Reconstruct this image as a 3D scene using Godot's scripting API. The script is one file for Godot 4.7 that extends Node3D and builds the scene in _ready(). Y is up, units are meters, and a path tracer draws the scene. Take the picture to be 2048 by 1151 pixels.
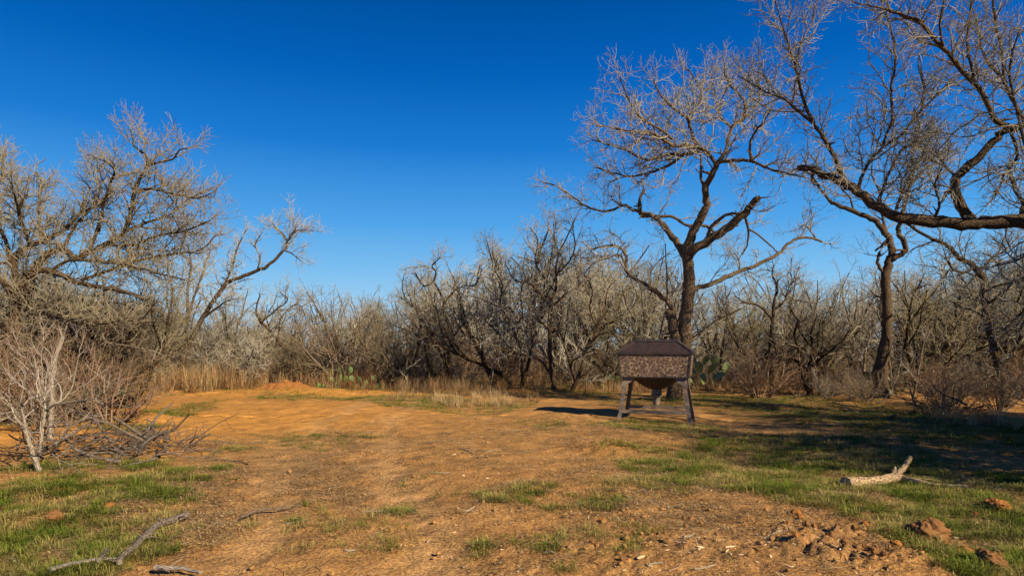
extends Node3D

# ---------------------------------------------------------------- measures of the view
const F := 1334.0      # focal length in photo pixels
const HZ := 694.0      # horizon line
const EYE := 1.6

var rng := RandomNumberGenerator.new()
var n1 := FastNoiseLite.new()
var n2 := FastNoiseLite.new()
var n3 := FastNoiseLite.new()
var n4 := FastNoiseLite.new()
var taken := {}
var M := {}
var berms: Array = []
var grass_blobs: Array = []
var dry_blobs: Array = []
var litter_blobs: Array = []
var orange_blobs: Array = []
var rough_blobs: Array = []

func P(px: float, py: float, z: float) -> Vector3:
	return Vector3((px - 1024.0) / F * z, EYE - (py - HZ) / F * z, -z)

func D(py: float) -> float:
	return F * EYE / maxf(py - HZ, 1.0)

func G(px: float, py: float) -> Vector3:      # a place on the ground
	var z := D(py)
	var x := (px - 1024.0) / F * z
	return Vector3(x, surf(x, -z), -z)

func numbered(called: String) -> String:
	if not taken.has(called):
		taken[called] = 0
		return called
	taken[called] += 1
	return "%s_%03d" % [called, taken[called]]

func thing(called: String, label: String, category: String, at := Vector3.ZERO, turn := 0.0, group := "") -> Node3D:
	var o := Node3D.new()
	o.name = numbered(called)
	add_child(o)
	o.position = at
	o.rotation.y = turn
	o.set_meta("label", label)
	o.set_meta("category", category)
	if group != "":
		o.set_meta("group", group)
	return o

func part(called: String, mesh: Mesh, mat: Material, parent: Node3D, kind := "") -> MeshInstance3D:
	var o := MeshInstance3D.new()
	o.name = called
	o.mesh = mesh
	o.material_override = mat
	parent.add_child(o, true)
	if kind != "":
		o.set_meta("kind", kind)
	return o

func dup(root: Node3D, called: String, at: Vector3, turn: float, size: float, label: String, group: String, category: String) -> Node3D:
	var r := root.duplicate() as Node3D
	r.name = numbered(called)
	add_child(r)
	r.position = at
	r.rotation = Vector3(0, turn, 0)
	r.scale = Vector3.ONE * size
	r.set_meta("label", label)
	r.set_meta("category", category)
	if group != "":
		r.set_meta("group", group)
	elif r.has_meta("group"):
		r.remove_meta("group")
	return r

# ---------------------------------------------------------------- tubes
class Tubes:
	var v := PackedVector3Array()
	var n := PackedVector3Array()
	var uv := PackedVector2Array()
	var c := PackedColorArray()
	var idx := PackedInt32Array()
	var cs := {}

	func circle(k: int) -> PackedVector2Array:
		if not cs.has(k):
			var a := PackedVector2Array()
			for j in k + 1:
				a.append(Vector2(cos(TAU * j / k), sin(TAU * j / k)))
			cs[k] = a
		return cs[k]

	func tube(pts: PackedVector3Array, rad: PackedFloat32Array, sides: int, col: Color, col_end: Color, cap := false, lump := 0.0, rep := 1.0) -> void:
		var m := pts.size()
		if m < 2:
			return
		var ring := circle(sides)
		var start := v.size()
		var u := Vector3.ZERO
		var along := 0.0
		for i in m:
			var tan := (pts[mini(i + 1, m - 1)] - pts[maxi(i - 1, 0)]).normalized()
			if i == 0:
				u = tan.cross(Vector3(0.3, 0.2, 0.93) if absf(tan.z) < 0.8 else Vector3.UP).normalized()
			else:
				u = (u - tan * u.dot(tan)).normalized()
				along += pts[i].distance_to(pts[i - 1])
			var w := tan.cross(u)
			var r := rad[i]
			var cc := col.lerp(col_end, float(i) / (m - 1))
			for j in sides + 1:
				var d := u * ring[j].x + w * ring[j].y
				var rr := r
				if lump > 0.0:
					var jj := j % sides
					rr *= 1.0 + lump * (sin(jj * 2.9 + i * 0.7 + start * 0.37) * 0.6 + sin(jj * 5.3 - i * 1.9 + start) * 0.5)
				v.append(pts[i] + d * rr)
				n.append(d)
				uv.append(Vector2(float(j) / sides * rep, along))
				c.append(cc)
		var st := sides + 1
		for i in m - 1:
			var a := start + i * st
			for j in sides:
				idx.append_array([a + j, a + st + j + 1, a + j + 1, a + j, a + st + j, a + st + j + 1])
		if cap:
			for e in [0, m - 1]:
				var o := v.size()
				var nn := (pts[1] - pts[0]).normalized() * -1.0 if e == 0 else (pts[m - 1] - pts[m - 2]).normalized()
				v.append(pts[e] + nn * rad[e] * 0.15)
				n.append(nn)
				uv.append(Vector2(0.5, 0.5))
				c.append(col.lightened(0.25))
				for j in sides + 1:
					v.append(v[start + e * st + j])
					n.append(nn)
					uv.append(Vector2(ring[j].x, ring[j].y) * 0.3)
					c.append(col.lightened(0.25))
				for j in sides:
					if e == 0:
						idx.append_array([o, o + 1 + j, o + 2 + j])
					else:
						idx.append_array([o, o + 2 + j, o + 1 + j])

	func blade(a: Vector3, b: Vector3, tip: Vector3, wide: float, side: Vector3, col: Color) -> void:
		var s := v.size()
		var nn := side.cross(tip - a).normalized()
		var turned := nn.y < 0.0
		if turned:
			nn = -nn
		for p in [a - side * wide * 0.5, a + side * wide * 0.5, b - side * wide * 0.4, b + side * wide * 0.4, tip]:
			v.append(p)
			n.append((nn + Vector3.UP * 0.4).normalized())
			uv.append(Vector2.ZERO)
			c.append(col)
		if turned:
			idx.append_array([s, s + 1, s + 2, s + 1, s + 3, s + 2, s + 2, s + 3, s + 4])
		else:
			idx.append_array([s, s + 2, s + 1, s + 1, s + 2, s + 3, s + 2, s + 4, s + 3])

	func mesh() -> ArrayMesh:
		var m := ArrayMesh.new()
		if v.size() == 0:
			return m
		var a := []
		a.resize(Mesh.ARRAY_MAX)
		a[Mesh.ARRAY_VERTEX] = v
		a[Mesh.ARRAY_NORMAL] = n
		a[Mesh.ARRAY_TEX_UV] = uv
		a[Mesh.ARRAY_COLOR] = c
		a[Mesh.ARRAY_INDEX] = idx
		m.add_surface_from_arrays(Mesh.PRIMITIVE_TRIANGLES, a)
		return m

# ---------------------------------------------------------------- branching
func rv() -> Vector3:
	return Vector3(rng.randf_range(-1, 1), rng.randf_range(-1, 1), rng.randf_range(-1, 1))

func walk(p: Vector3, dir: Vector3, length: float, seg: float, crook: float, trop: float) -> PackedVector3Array:
	var out := PackedVector3Array([p])
	var k := maxi(2, int(round(length / seg)))
	var step := length / k
	var d := dir.normalized()
	for i in k:
		d = (d + rv() * crook + Vector3.UP * trop).normalized()
		p += d * step
		out.append(p)
	return out

func taper(k: int, r0: float, r1: float) -> PackedFloat32Array:
	var r := PackedFloat32Array()
	for i in k:
		r.append(lerpf(r0, r1, float(i) / (k - 1)))
	return r

func jitter(c: Color, amount: float) -> Color:
	var f := 1.0 + rng.randf_range(-amount, amount)
	return Color(c.r * f, c.g * f * (1.0 + rng.randf_range(-0.04, 0.04)), c.b * f * (1.0 + rng.randf_range(-0.08, 0.08)))

# cfg: dens, len, rad, seg, col (arrays by level), crook, up, levels
func sprout(T: Tubes, pts: PackedVector3Array, rad: PackedFloat32Array, level: int, cfg: Dictionary, share := 1.0) -> void:
	if level >= cfg.levels:
		return
	var m := pts.size()
	var total := 0.0
	for i in m - 1:
		total += pts[i].distance_to(pts[i + 1])
	var want: float = total * cfg.dens[level] * share * rng.randf_range(0.85, 1.15)
	var k := int(want)
	if rng.randf() < want - k:
		k += 1
	var from: float = cfg.start[level]
	var turn := rng.randf() * TAU
	for q in k + 1:
		var s := lerpf(from, 1.0, (q + rng.randf()) / maxf(k, 1.0)) if q < k else 1.0
		s = minf(s, 1.0)
		var t := s * (m - 1)
		var i := mini(int(t), m - 2)
		var p := pts[i].lerp(pts[i + 1], t - i)
		var tan := (pts[i + 1] - pts[i]).normalized()
		var r := lerpf(rad[i], rad[i + 1], t - i)
		if level == 0 and q < k and n3.get_noise_3dv(p * 70.0) < -0.08 and rng.randf() < 0.5:
			continue
		turn += 2.4 + rng.randf_range(-0.7, 0.7)
		var u := tan.cross(Vector3(0.31, 0.12, 0.94) if absf(tan.z) < 0.8 else Vector3.UP).normalized()
		var w := tan.cross(u)
		var ang := rng.randf_range(0.5, 1.25) if q < k else rng.randf_range(0.0, 0.35)
		var d := tan * cos(ang) + (u * cos(turn) + w * sin(turn)) * sin(ang)
		d.y += cfg.up[level]
		var length: float = cfg.len[level] * rng.randf_range(0.4, 1.3) * (1.2 - 0.85 * s)
		var r0 := minf(r * 0.75, cfg.rad[level] * rng.randf_range(0.75, 1.25))
		var path := walk(p, d, length, cfg.seg[level], cfg.crook, cfg.trop[level])
		var c0: Color = jitter(cfg.col[level], 0.22)
		var rr := taper(path.size(), r0, maxf(r0 * 0.45, cfg.tip))
		T.tube(path, rr, 4 if r0 > 0.022 else 3, c0, c0)
		sprout(T, path, rr, level + 1, cfg)

func smooth(pts: PackedVector3Array, sub: int, wobble: float) -> PackedVector3Array:
	var out := PackedVector3Array()
	var m := pts.size()
	for i in m - 1:
		var a := pts[maxi(i - 1, 0)]
		var d := pts[mini(i + 2, m - 1)]
		for s in sub:
			var q := pts[i].cubic_interpolate(pts[i + 1], a, d, float(s) / sub)
			if i + s > 0:
				q += rv() * wobble
			out.append(q)
	out.append(pts[m - 1])
	return out

# A tree whose trunk and limbs follow the photograph's at the tree's own distance.
# limbs: [name, depth change at the tip, width at start, width at tip, twig share, [x, y, x, y, ...]]
func traced_tree(called: String, label: String, z: float, limbs: Array, cfg: Dictionary, mats: Array, category := "tree", group := "") -> Node3D:
	var first: Array = limbs[0][5]
	var base := P(first[0], first[1], z)
	base.y = gh(base.x, base.z) - 0.05
	var root := thing(called, label, category, base, 0.0, group)
	var crown := Tubes.new()
	var known: Array = []       # [px, py, depth change]
	var tint: Color = cfg.get("bark", Color(0.8, 0.8, 0.8))
	for l in limbs:
		var a: Array = l[5]
		var k := a.size() / 2
		var dz0 := 0.0
		var best := 1e9
		for q in known:
			var e := Vector2(q[0], q[1]).distance_to(Vector2(a[0], a[1]))
			if e < best:
				best = e
				dz0 = q[2]
		var pts := PackedVector3Array()
		for i in k:
			var s := float(i) / (k - 1)
			var dz: float = dz0 + l[1] * s
			known.append([a[2 * i], a[2 * i + 1], dz])
			pts.append(P(a[2 * i], a[2 * i + 1], z + dz) - base)
		if l == limbs[0]:
			pts[0].y = -0.1
		var slim: float = cfg.get("slim", 0.88)
		var r0: float = l[2] * 0.5 / F * z * slim
		var r1: float = l[3] * 0.5 / F * z * slim
		var fine := smooth(pts, 4, minf(r0, 0.1) * 0.3)
		var rad := taper(fine.size(), r0, r1)
		for i in rad.size():
			rad[i] *= 1.0 + rng.randf_range(-0.07, 0.07)
		if l == limbs[0]:
			rad[0] *= 1.5
			rad[1] *= 1.22
			rad[2] *= 1.08
		var T := Tubes.new()
		var sides := 12 if l[2] > 16 else (8 if l[2] > 7 else 5)
		T.tube(fine, rad, sides, tint, tint.lerp(cfg.col[0], 0.0 if l[3] > 5 else 0.55), l[3] > 7, 0.06, 2.0 if l[2] > 16 else 1.0)
		if l[2] > 7 and l[4] > 0.0:          # broken stubs and knots
			for e in rng.randi_range(1, 3):
				var i := rng.randi_range(2, fine.size() - 2)
				var stub := walk(fine[i], rv() + Vector3.UP * 0.2, rad[i] * rng.randf_range(2.0, 6.0), 0.06, 0.25, 0.0)
				T.tube(stub, taper(stub.size(), rad[i] * 0.6, rad[i] * 0.28), 6, tint, tint, true, 0.1)
		part(l[0], T.mesh(), mats[0], root)
		if l[4] > 0.0:
			sprout(crown, fine, rad, 0, cfg, l[4])
	part("crown", crown.mesh(), mats[1], root, "stuff")
	return root

# A tree of the thicket: crooked stems from one foot.
func wild_tree(called: String, stems: int, height: float, lean: float, cfg: Dictionary, mats: Array) -> Node3D:
	var root := thing(called, "x", "tree")
	var crown := Tubes.new()
	var turn := rng.randf() * TAU
	for s in stems:
		turn += TAU / stems + rng.randf_range(-0.5, 0.5)
		var d := Vector3(cos(turn) * lean, 1.0, sin(turn) * lean)
		var h := height * rng.randf_range(0.75, 1.0)
		var path := walk(Vector3(cos(turn) * 0.05, -0.1, sin(turn) * 0.05), d, h, 0.32, 0.24, 0.02)
		var r0: float = cfg.trunk * rng.randf_range(0.7, 1.0)
		var rad := taper(path.size(), r0, 0.018)
		var T := Tubes.new()
		var bark: Color = jitter(cfg.bark, 0.15)
		T.tube(path, rad, 7, bark, bark.lerp(cfg.col[0], 0.5), false, 0.05)
		for f in 3:
			var i := int(path.size() * rng.randf_range(0.25, 0.6))
			var out := walk(path[i], (path[i] - path[i - 1]).normalized() + Vector3(rng.randf_range(-1, 1), 0.15, rng.randf_range(-1, 1)) * 0.9, h * rng.randf_range(0.4, 0.65), 0.28, 0.28, 0.05)
			var rr := taper(out.size(), rad[i] * 0.75, 0.014)
			T.tube(out, rr, 6, bark, bark.lerp(cfg.col[0], 0.6))
			sprout(crown, out, rr, 0, cfg)
		part("trunk", T.mesh(), mats[0], root)
		sprout(crown, path, rad, 0, cfg)
	part("crown", crown.mesh(), mats[1], root, "stuff")
	return root

func wild_bush(called: String, stems: int, height: float, spread: float, cfg: Dictionary, mat: Material) -> Node3D:
	var root := thing(called, "x", "bush")
	var T := Tubes.new()
	var S := Tubes.new()
	for s in stems:
		var a := rng.randf() * TAU
		var e := sqrt(rng.randf())
		var d := Vector3(cos(a) * spread * e, 1.0, sin(a) * spread * e)
		var path := walk(Vector3(cos(a) * 0.2 * e, -0.05, sin(a) * 0.2 * e), d, height * rng.randf_range(0.6, 1.1), 0.22, 0.2, 0.03)
		var rad := taper(path.size(), rng.randf_range(0.012, 0.026), 0.006)
		var c: Color = jitter(cfg.bark, 0.25)
		S.tube(path, rad, 4, c, c)
		sprout(T, path, rad, 0, cfg)
	part("stem", S.mesh(), mat, root, "stuff")
	part("twig", T.mesh(), mat, root, "stuff")
	return root

# ---------------------------------------------------------------- the lie of the land
func blob(list: Array, px: float, py: float, rpx: float, rpy: float, amount: float) -> void:
	var z := D(py)
	list.append([(px - 1024.0) / F * z, -z, rpx / F * z, (D(maxf(py - rpy, HZ + 30)) - D(py + rpy)) * 0.5, amount])

func field(list: Array, x: float, z: float) -> float:
	var s := 0.0
	for b in list:
		var ex: float = (x - b[0]) / b[2]
		if absf(ex) < 1.0:
			var ez: float = (z - b[1]) / b[3]
			var q := ex * ex + ez * ez
			if q < 1.0:
				s += b[4] * (1.0 - q)
	return s

func gh(x: float, z: float) -> float:
	var h := n1.get_noise_2d(x * 9.0, z * 9.0) * 0.10 + n1.get_noise_2d(x * 45.0 + 70, z * 45.0) * 0.035
	for b in berms:
		var ex: float = (x - b[0]) / b[2]
		var ez: float = (z - b[1]) / b[3]
		var q := ex * ex + ez * ez
		if q < 1.0:
			h += b[4] * (1.0 - q) * (1.0 - q)
	return h

func land() -> void:
	# [list, x, y, half width, half height, strength] in photo pixels turned to places on the ground
	for b in [[120, 1010, 330, 95, 0.85], [70, 1110, 300, 80, 0.9], [290, 970, 110, 40, 0.8], [330, 1090, 100, 45, 0.8], [180, 935, 160, 25, 0.9],
			[1500, 925, 330, 55, 1.0], [1640, 900, 260, 45, 1.1], [1400, 960, 170, 40, 0.8], [1620, 980, 240, 45, 0.9], [1850, 1010, 260, 75, 1.3], [1960, 1090, 230, 90, 1.25], [1990, 970, 200, 60, 0.8],
			[740, 798, 240, 7, 1.5], [850, 803, 95, 13, 1.7], [560, 793, 90, 6, 0.9], [1010, 808, 90, 12, 0.7], [940, 822, 90, 10, 0.5],
			[150, 835, 170, 20, 1.1], [330, 822, 75, 22, 1.4], [240, 856, 120, 12, 0.8], [1320, 850, 150, 22, 0.9], [1470, 800, 190, 14, 1.3], [1650, 815, 260, 25, 1.0], [1850, 850, 260, 50, 1.1], [1150, 785, 120, 14, 0.8], [1300, 805, 120, 12, 0.8],
			[1000, 1005, 75, 22, 0.7], [820, 965, 60, 16, 0.5], [960, 1090, 60, 30, 0.55], [830, 1015, 70, 18, 0.4], [1080, 1110, 90, 35, 0.4], [660, 1010, 50, 14, 0.5], [520, 1040, 50, 20, 0.5], [1200, 1080, 140, 50, 0.25], [620, 880, 160, 30, 0.25], [450, 900, 70, 8, 0.6], [690, 870, 80, 8, 0.35], [1080, 850, 90, 14, 0.35], [1180, 1000, 200, 40, 0.35], [700, 1060, 220, 60, 0.18]]:
		blob(grass_blobs, b[0], b[1], b[2], b[3], b[4])
	for b in [[430, 766, 200, 18, 2.2], [310, 772, 110, 16, 1.8], [960, 800, 110, 16, 1.2], [900, 780, 220, 12, 0.75], [1080, 775, 130, 10, 0.7], [1550, 778, 200, 10, 1.2], [1960, 850, 90, 22, 1.1], [1250, 780, 120, 10, 0.8], [720, 777, 160, 7, 0.6], [820, 798, 50, 8, 0.8]]:
		blob(dry_blobs, b[0], b[1], b[2], b[3], b[4])
	for b in [[620, 950, 260, 60, 1.0], [430, 950, 200, 70, 0.9], [700, 880, 260, 30, 0.9], [1000, 900, 260, 40, 0.6], [1350, 960, 300, 60, 0.8], [1000, 850, 300, 25, 0.7], [1500, 870, 300, 40, 0.9], [520, 870, 160, 22, 0.5], [760, 990, 160, 22, 0.5], [1450, 1040, 260, 40, 0.7], [330, 1040, 260, 70, 0.8], [1200, 870, 200, 30, 0.7], [1560, 830, 400, 30, 0.8]]:
		blob(litter_blobs, b[0], b[1], b[2], b[3], b[4])
	for b in [[250, 860, 420, 45, 1.0], [640, 785, 420, 12, 1.2], [520, 815, 420, 35, 0.8], [640, 850, 420, 45, 0.6], [570, 772, 120, 14, 1.2], [1060, 783, 160, 5, 0.8], [1215, 900, 100, 26, 0.7]]:
		blob(orange_blobs, b[0], b[1], b[2], b[3], b[4])
	for b in [[1250, 1060, 230, 60, 0.5], [1740, 1080, 300, 70, 0.8], [1850, 1110, 260, 60, 0.8], [1100, 1120, 260, 50, 0.5], [1450, 960, 160, 30, 0.6], [250, 845, 120, 18, 0.9], [1500, 1110, 300, 50, 0.6], [200, 1010, 220, 60, 0.5], [570, 772, 110, 14, 0.6], [1215, 900, 85, 22, 0.75]]:
		blob(rough_blobs, b[0], b[1], b[2], b[3], b[4])
	# low banks pushed up by the grader
	for b in [[250, 838, 130, 16, 0.16], [100, 868, 260, 12, 0.12], [640, 784, 330, 6, 0.10], [1060, 782, 140, 5, 0.08], [1215, 900, 90, 22, 0.10], [1700, 1010, 160, 40, 0.03], [1560, 1045, 120, 30, 0.03], [300, 1000, 200, 50, 0.06], [1320, 828, 300, 34, -0.085]]:
		blob(berms, b[0], b[1], b[2], b[3], b[4])

func soil(x: float, z: float) -> Color:      # base colour of the bare ground
	var wx := x + n2.get_noise_2d(x * 60, z * 60) * 0.8
	var wz := z + n2.get_noise_2d(x * 60 + 500, z * 60) * 0.8
	var o := clampf(field(orange_blobs, wx, wz), 0, 1)
	var g := clampf(field(grass_blobs, wx, wz) * 0.9, 0, 1)
	var l := clampf(field(litter_blobs, wx, wz) * (0.7 + n2.get_noise_2d(x * 130, z * 330) * 1.1), 0, 1)
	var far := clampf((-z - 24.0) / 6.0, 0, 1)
	var c := Color(0.50, 0.272, 0.10).lerp(Color(0.62, 0.315, 0.085), o)
	c = c.lerp(Color(0.39, 0.23, 0.096), l * 0.75)
	c = c.lerp(Color(0.23, 0.155, 0.062), g * 0.55)
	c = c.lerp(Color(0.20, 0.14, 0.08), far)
	var churn := clampf(field(rough_blobs, wx, wz), 0, 1) * 0.6 + clampf((z + 11.0) / 6.0, 0, 1) * 0.4
	c = c.lerp(Color(0.36, 0.205, 0.09), clampf(churn, 0, 0.85) * (1.0 - o * 0.6))
	var worn := track(x, z)
	c = c.lerp(Color(0.55, 0.345, 0.165), worn * 0.5)
	var f := 1.0 + n2.get_noise_2d(x * 90 + 30, z * 150) * 0.24 + n2.get_noise_2d(x * 500, z * 500) * 0.2
	return Color(c.r * f, c.g * f, c.b * f)

func track(x: float, z: float) -> float:     # the worn wheel track curving towards the far left corner
	var d := clampf((-z - 4.0) / 18.0, 0, 1)
	var mid := lerpf(-0.9, -3.2, d) - sin(d * PI) * 1.1
	var a := absf(absf(x - mid) - 0.75)
	return clampf(1.0 - a / 0.42 + n2.get_noise_2d(x * 150, z * 60) * 1.2, 0, 1) * clampf((24.0 + z) / 4.0, 0, 1)

func surf(x: float, z: float) -> float:
	return gh(x, z) + (relief(x, z) - track(x, z) * 0.02 if z > -15.9 else 0.0)

func relief(x: float, z: float) -> float:    # clods and crumbs
	var r := clampf(field(rough_blobs, x, z), 0, 1.4)
	var a := n3.get_noise_2d(x * 260, z * 260)
	var b := n3.get_noise_2d(x * 620 + 90, z * 620)
	var lumps := maxf(0.0, 0.75 + n4.get_noise_2d(x, z)) * clampf(0.5 + n3.get_noise_2d(x * 90 + 7, z * 90) * 2.2, 0, 1)
	var bits := maxf(0.0, 0.7 + n4.get_noise_2d(x * 2.3 + 50, z * 2.3))
	return (lumps * 0.085 + bits * 0.03 + absf(a) * 0.04 + (0.12 - absf(b)) * 0.05) * r + n3.get_noise_2d(x * 330 + 40, z * 330) * 0.013 + b * 0.007

func sheet(xs: PackedFloat32Array, zs: PackedFloat32Array, near: bool) -> Array:
	var v := PackedVector3Array()
	var c := PackedColorArray()
	var uv := PackedVector2Array()
	var idx := PackedInt32Array()
	var w := xs.size()
	for j in zs.size():
		for i in w:
			var x := xs[i]
			var z := zs[j]
			var y := gh(x, z)
			if near:
				y += relief(x, z) - track(x, z) * 0.02
				if i == 0 or j == 0 or i == w - 1 or j == zs.size() - 1:
					y -= 0.12
			else:
				if absf(x) < 10.9 and z < -3.1 and z > -15.9:
					y -= 0.3
				else:
					y += n3.get_noise_2d(x * 80, z * 80) * 0.02
			v.append(Vector3(x, y, z))
			c.append(soil(x, z))
			uv.append(Vector2(x, z) * 0.42)
	for j in zs.size() - 1:
		for i in w - 1:
			var a := j * w + i
			idx.append_array([a, a + 1, a + w, a + 1, a + w + 1, a + w])
	var n := PackedVector3Array()
	n.resize(v.size())
	for j in zs.size():
		for i in w:
			var dx := v[j * w + mini(i + 1, w - 1)] - v[j * w + maxi(i - 1, 0)]
			var dz := v[mini(j + 1, zs.size() - 1) * w + i] - v[maxi(j - 1, 0) * w + i]
			var q := dz.cross(dx).normalized()
			n[j * w + i] = q if q.y > 0 else -q
	var out := []
	out.resize(Mesh.ARRAY_MAX)
	out[Mesh.ARRAY_VERTEX] = v
	out[Mesh.ARRAY_NORMAL] = n
	out[Mesh.ARRAY_COLOR] = c
	out[Mesh.ARRAY_TEX_UV] = uv
	out[Mesh.ARRAY_INDEX] = idx
	return out

func build_ground() -> void:
	var m := ArrayMesh.new()
	var xs := PackedFloat32Array()
	var zs := PackedFloat32Array()
	var t := -11.0
	while t <= 11.0:
		xs.append(t)
		t += 0.03 if absf(t) < 7.0 else 0.06
	t = -16.0
	while t <= -3.0:
		zs.append(t)
		t += 0.026 + (-t - 3.0) * 0.0045
	m.add_surface_from_arrays(Mesh.PRIMITIVE_TRIANGLES, sheet(xs, zs, true))
	xs = PackedFloat32Array()
	zs = PackedFloat32Array()
	var side := PackedFloat32Array()
	t = 0.0
	while t < 600.0:
		side.append(t)
		t += 0.16 if t < 18.0 else 0.16 + (t - 18.0) * 0.12
	for i in range(side.size() - 1, 0, -1):
		xs.append(-side[i])
	xs.append_array(side)
	t = 0.0
	var back := PackedFloat32Array()
	while t < 900.0:
		back.append(t)
		t += 0.16 if t < 26.0 else 0.16 + (t - 26.0) * 0.12
	for i in range(back.size() - 1, -1, -1):
		zs.append(-back[i])
	for q in [1.5, 4.0, 9.0, 20.0, 50.0, 120.0]:
		zs.append(q)
	m.add_surface_from_arrays(Mesh.PRIMITIVE_TRIANGLES, sheet(xs, zs, false))
	var o := part("ground", m, M.soil, self)
	o.set_meta("kind", "structure")
	o.set_meta("label", "orange brown dirt clearing with worn bare soil and low banks")

# ---------------------------------------------------------------- scattered ground cover
func scatter(called: String, mesh: Mesh, mat: Material, rows: PackedFloat32Array, label: String) -> void:
	var mm := MultiMesh.new()
	mm.transform_format = MultiMesh.TRANSFORM_3D
	mm.use_colors = true
	mm.mesh = mesh
	mm.instance_count = rows.size() / 16
	mm.buffer = rows
	var o := MultiMeshInstance3D.new()
	o.name = numbered(called)
	o.multimesh = mm
	o.material_override = mat
	o.set_meta("kind", "stuff")
	o.set_meta("label", label)
	add_child(o)

func row(out: PackedFloat32Array, at: Vector3, turn: float, size: Vector3, tilt: float, c: Color) -> void:
	var b := (Basis(Vector3.UP, turn) * Basis(Vector3.RIGHT, tilt)).scaled_local(size)
	out.append_array([b.x.x, b.y.x, b.z.x, at.x, b.x.y, b.y.y, b.z.y, at.y, b.x.z, b.y.z, b.z.z, at.z, c.r, c.g, c.b, 1.0])

func tuft(blades: int, height: float, spread: float, wide: float, droop: float) -> ArrayMesh:
	var T := Tubes.new()
	for i in blades:
		var a := rng.randf() * TAU
		var e := rng.randf() * spread
		var p := Vector3(cos(a), 0, sin(a)) * e * 0.5
		var out := Vector3(cos(a + rng.randf_range(-0.6, 0.6)), 0, sin(a + rng.randf_range(-0.6, 0.6)))
		var h := height * rng.randf_range(0.5, 1.15)
		var lean := rng.randf_range(0.1, 0.9) * droop
		var mid := p + Vector3.UP * h * (0.62 - lean * 0.06) + out * h * lean * 0.4
		var tip := p + Vector3.UP * h * maxf(1.0 - lean * 0.42, 0.12) + out * h * lean * 1.1
		var f := rng.randf_range(0.7, 1.3)
		T.blade(p - Vector3.UP * 0.02, mid, tip, wide * rng.randf_range(0.7, 1.2), out.cross(Vector3.UP), Color(f, f, f))
	return T.mesh()

func straws(count: int, reach: float, length: float, wide: float) -> ArrayMesh:
	var T := Tubes.new()
	for i in count:
		var p := Vector3(rng.randf_range(-1, 1) * reach, rng.randf_range(0.0, 0.012), rng.randf_range(-1, 1) * reach)
		var a := rng.randf() * TAU
		var d := Vector3(cos(a), 0, sin(a))
		var l := length * rng.randf_range(0.4, 1.3)
		var f := rng.randf_range(0.35, 1.35)
		T.blade(p, p + d * l * 0.5 + Vector3(0, rng.randf_range(0.0, 0.012), 0), p + d * l + d.cross(Vector3.UP) * l * rng.randf_range(-0.3, 0.3) + Vector3(0, rng.randf_range(-0.008, 0.014), 0), wide, d.cross(Vector3.UP), Color(f, f, f))
	return T.mesh()

func lump_mesh(seed_: int, rough: float, detail := 8) -> ArrayMesh:
	var st := SurfaceTool.new()
	st.begin(Mesh.PRIMITIVE_TRIANGLES)
	var nn := FastNoiseLite.new()
	nn.seed = seed_
	nn.frequency = 0.9
	nn.fractal_octaves = 4
	var rows := detail
	var cols := detail * 2
	for j in rows + 1:
		for i in cols:
			var a := PI * j / rows
			var b := TAU * i / cols
			var d := Vector3(sin(a) * cos(b), cos(a), sin(a) * sin(b))
			var r := 1.0 + nn.get_noise_3dv(d * 1.0) * rough * 0.8 - absf(nn.get_noise_3dv(d * 2.0 + Vector3.ONE * 9)) * rough * 0.55 + nn.get_noise_3dv(d * 5.0) * rough * 0.42 + nn.get_noise_3dv(d * 13.0) * rough * 0.22
			st.set_smooth_group(0)
			st.add_vertex(d * r)
	for j in rows:
		for i in cols:
			var a := j * cols + i
			var b := j * cols + (i + 1) % cols
			for q in [a, a + cols, b, b, a + cols, b + cols]:
				st.add_index(q)
	st.generate_normals()
	return st.commit()

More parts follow.
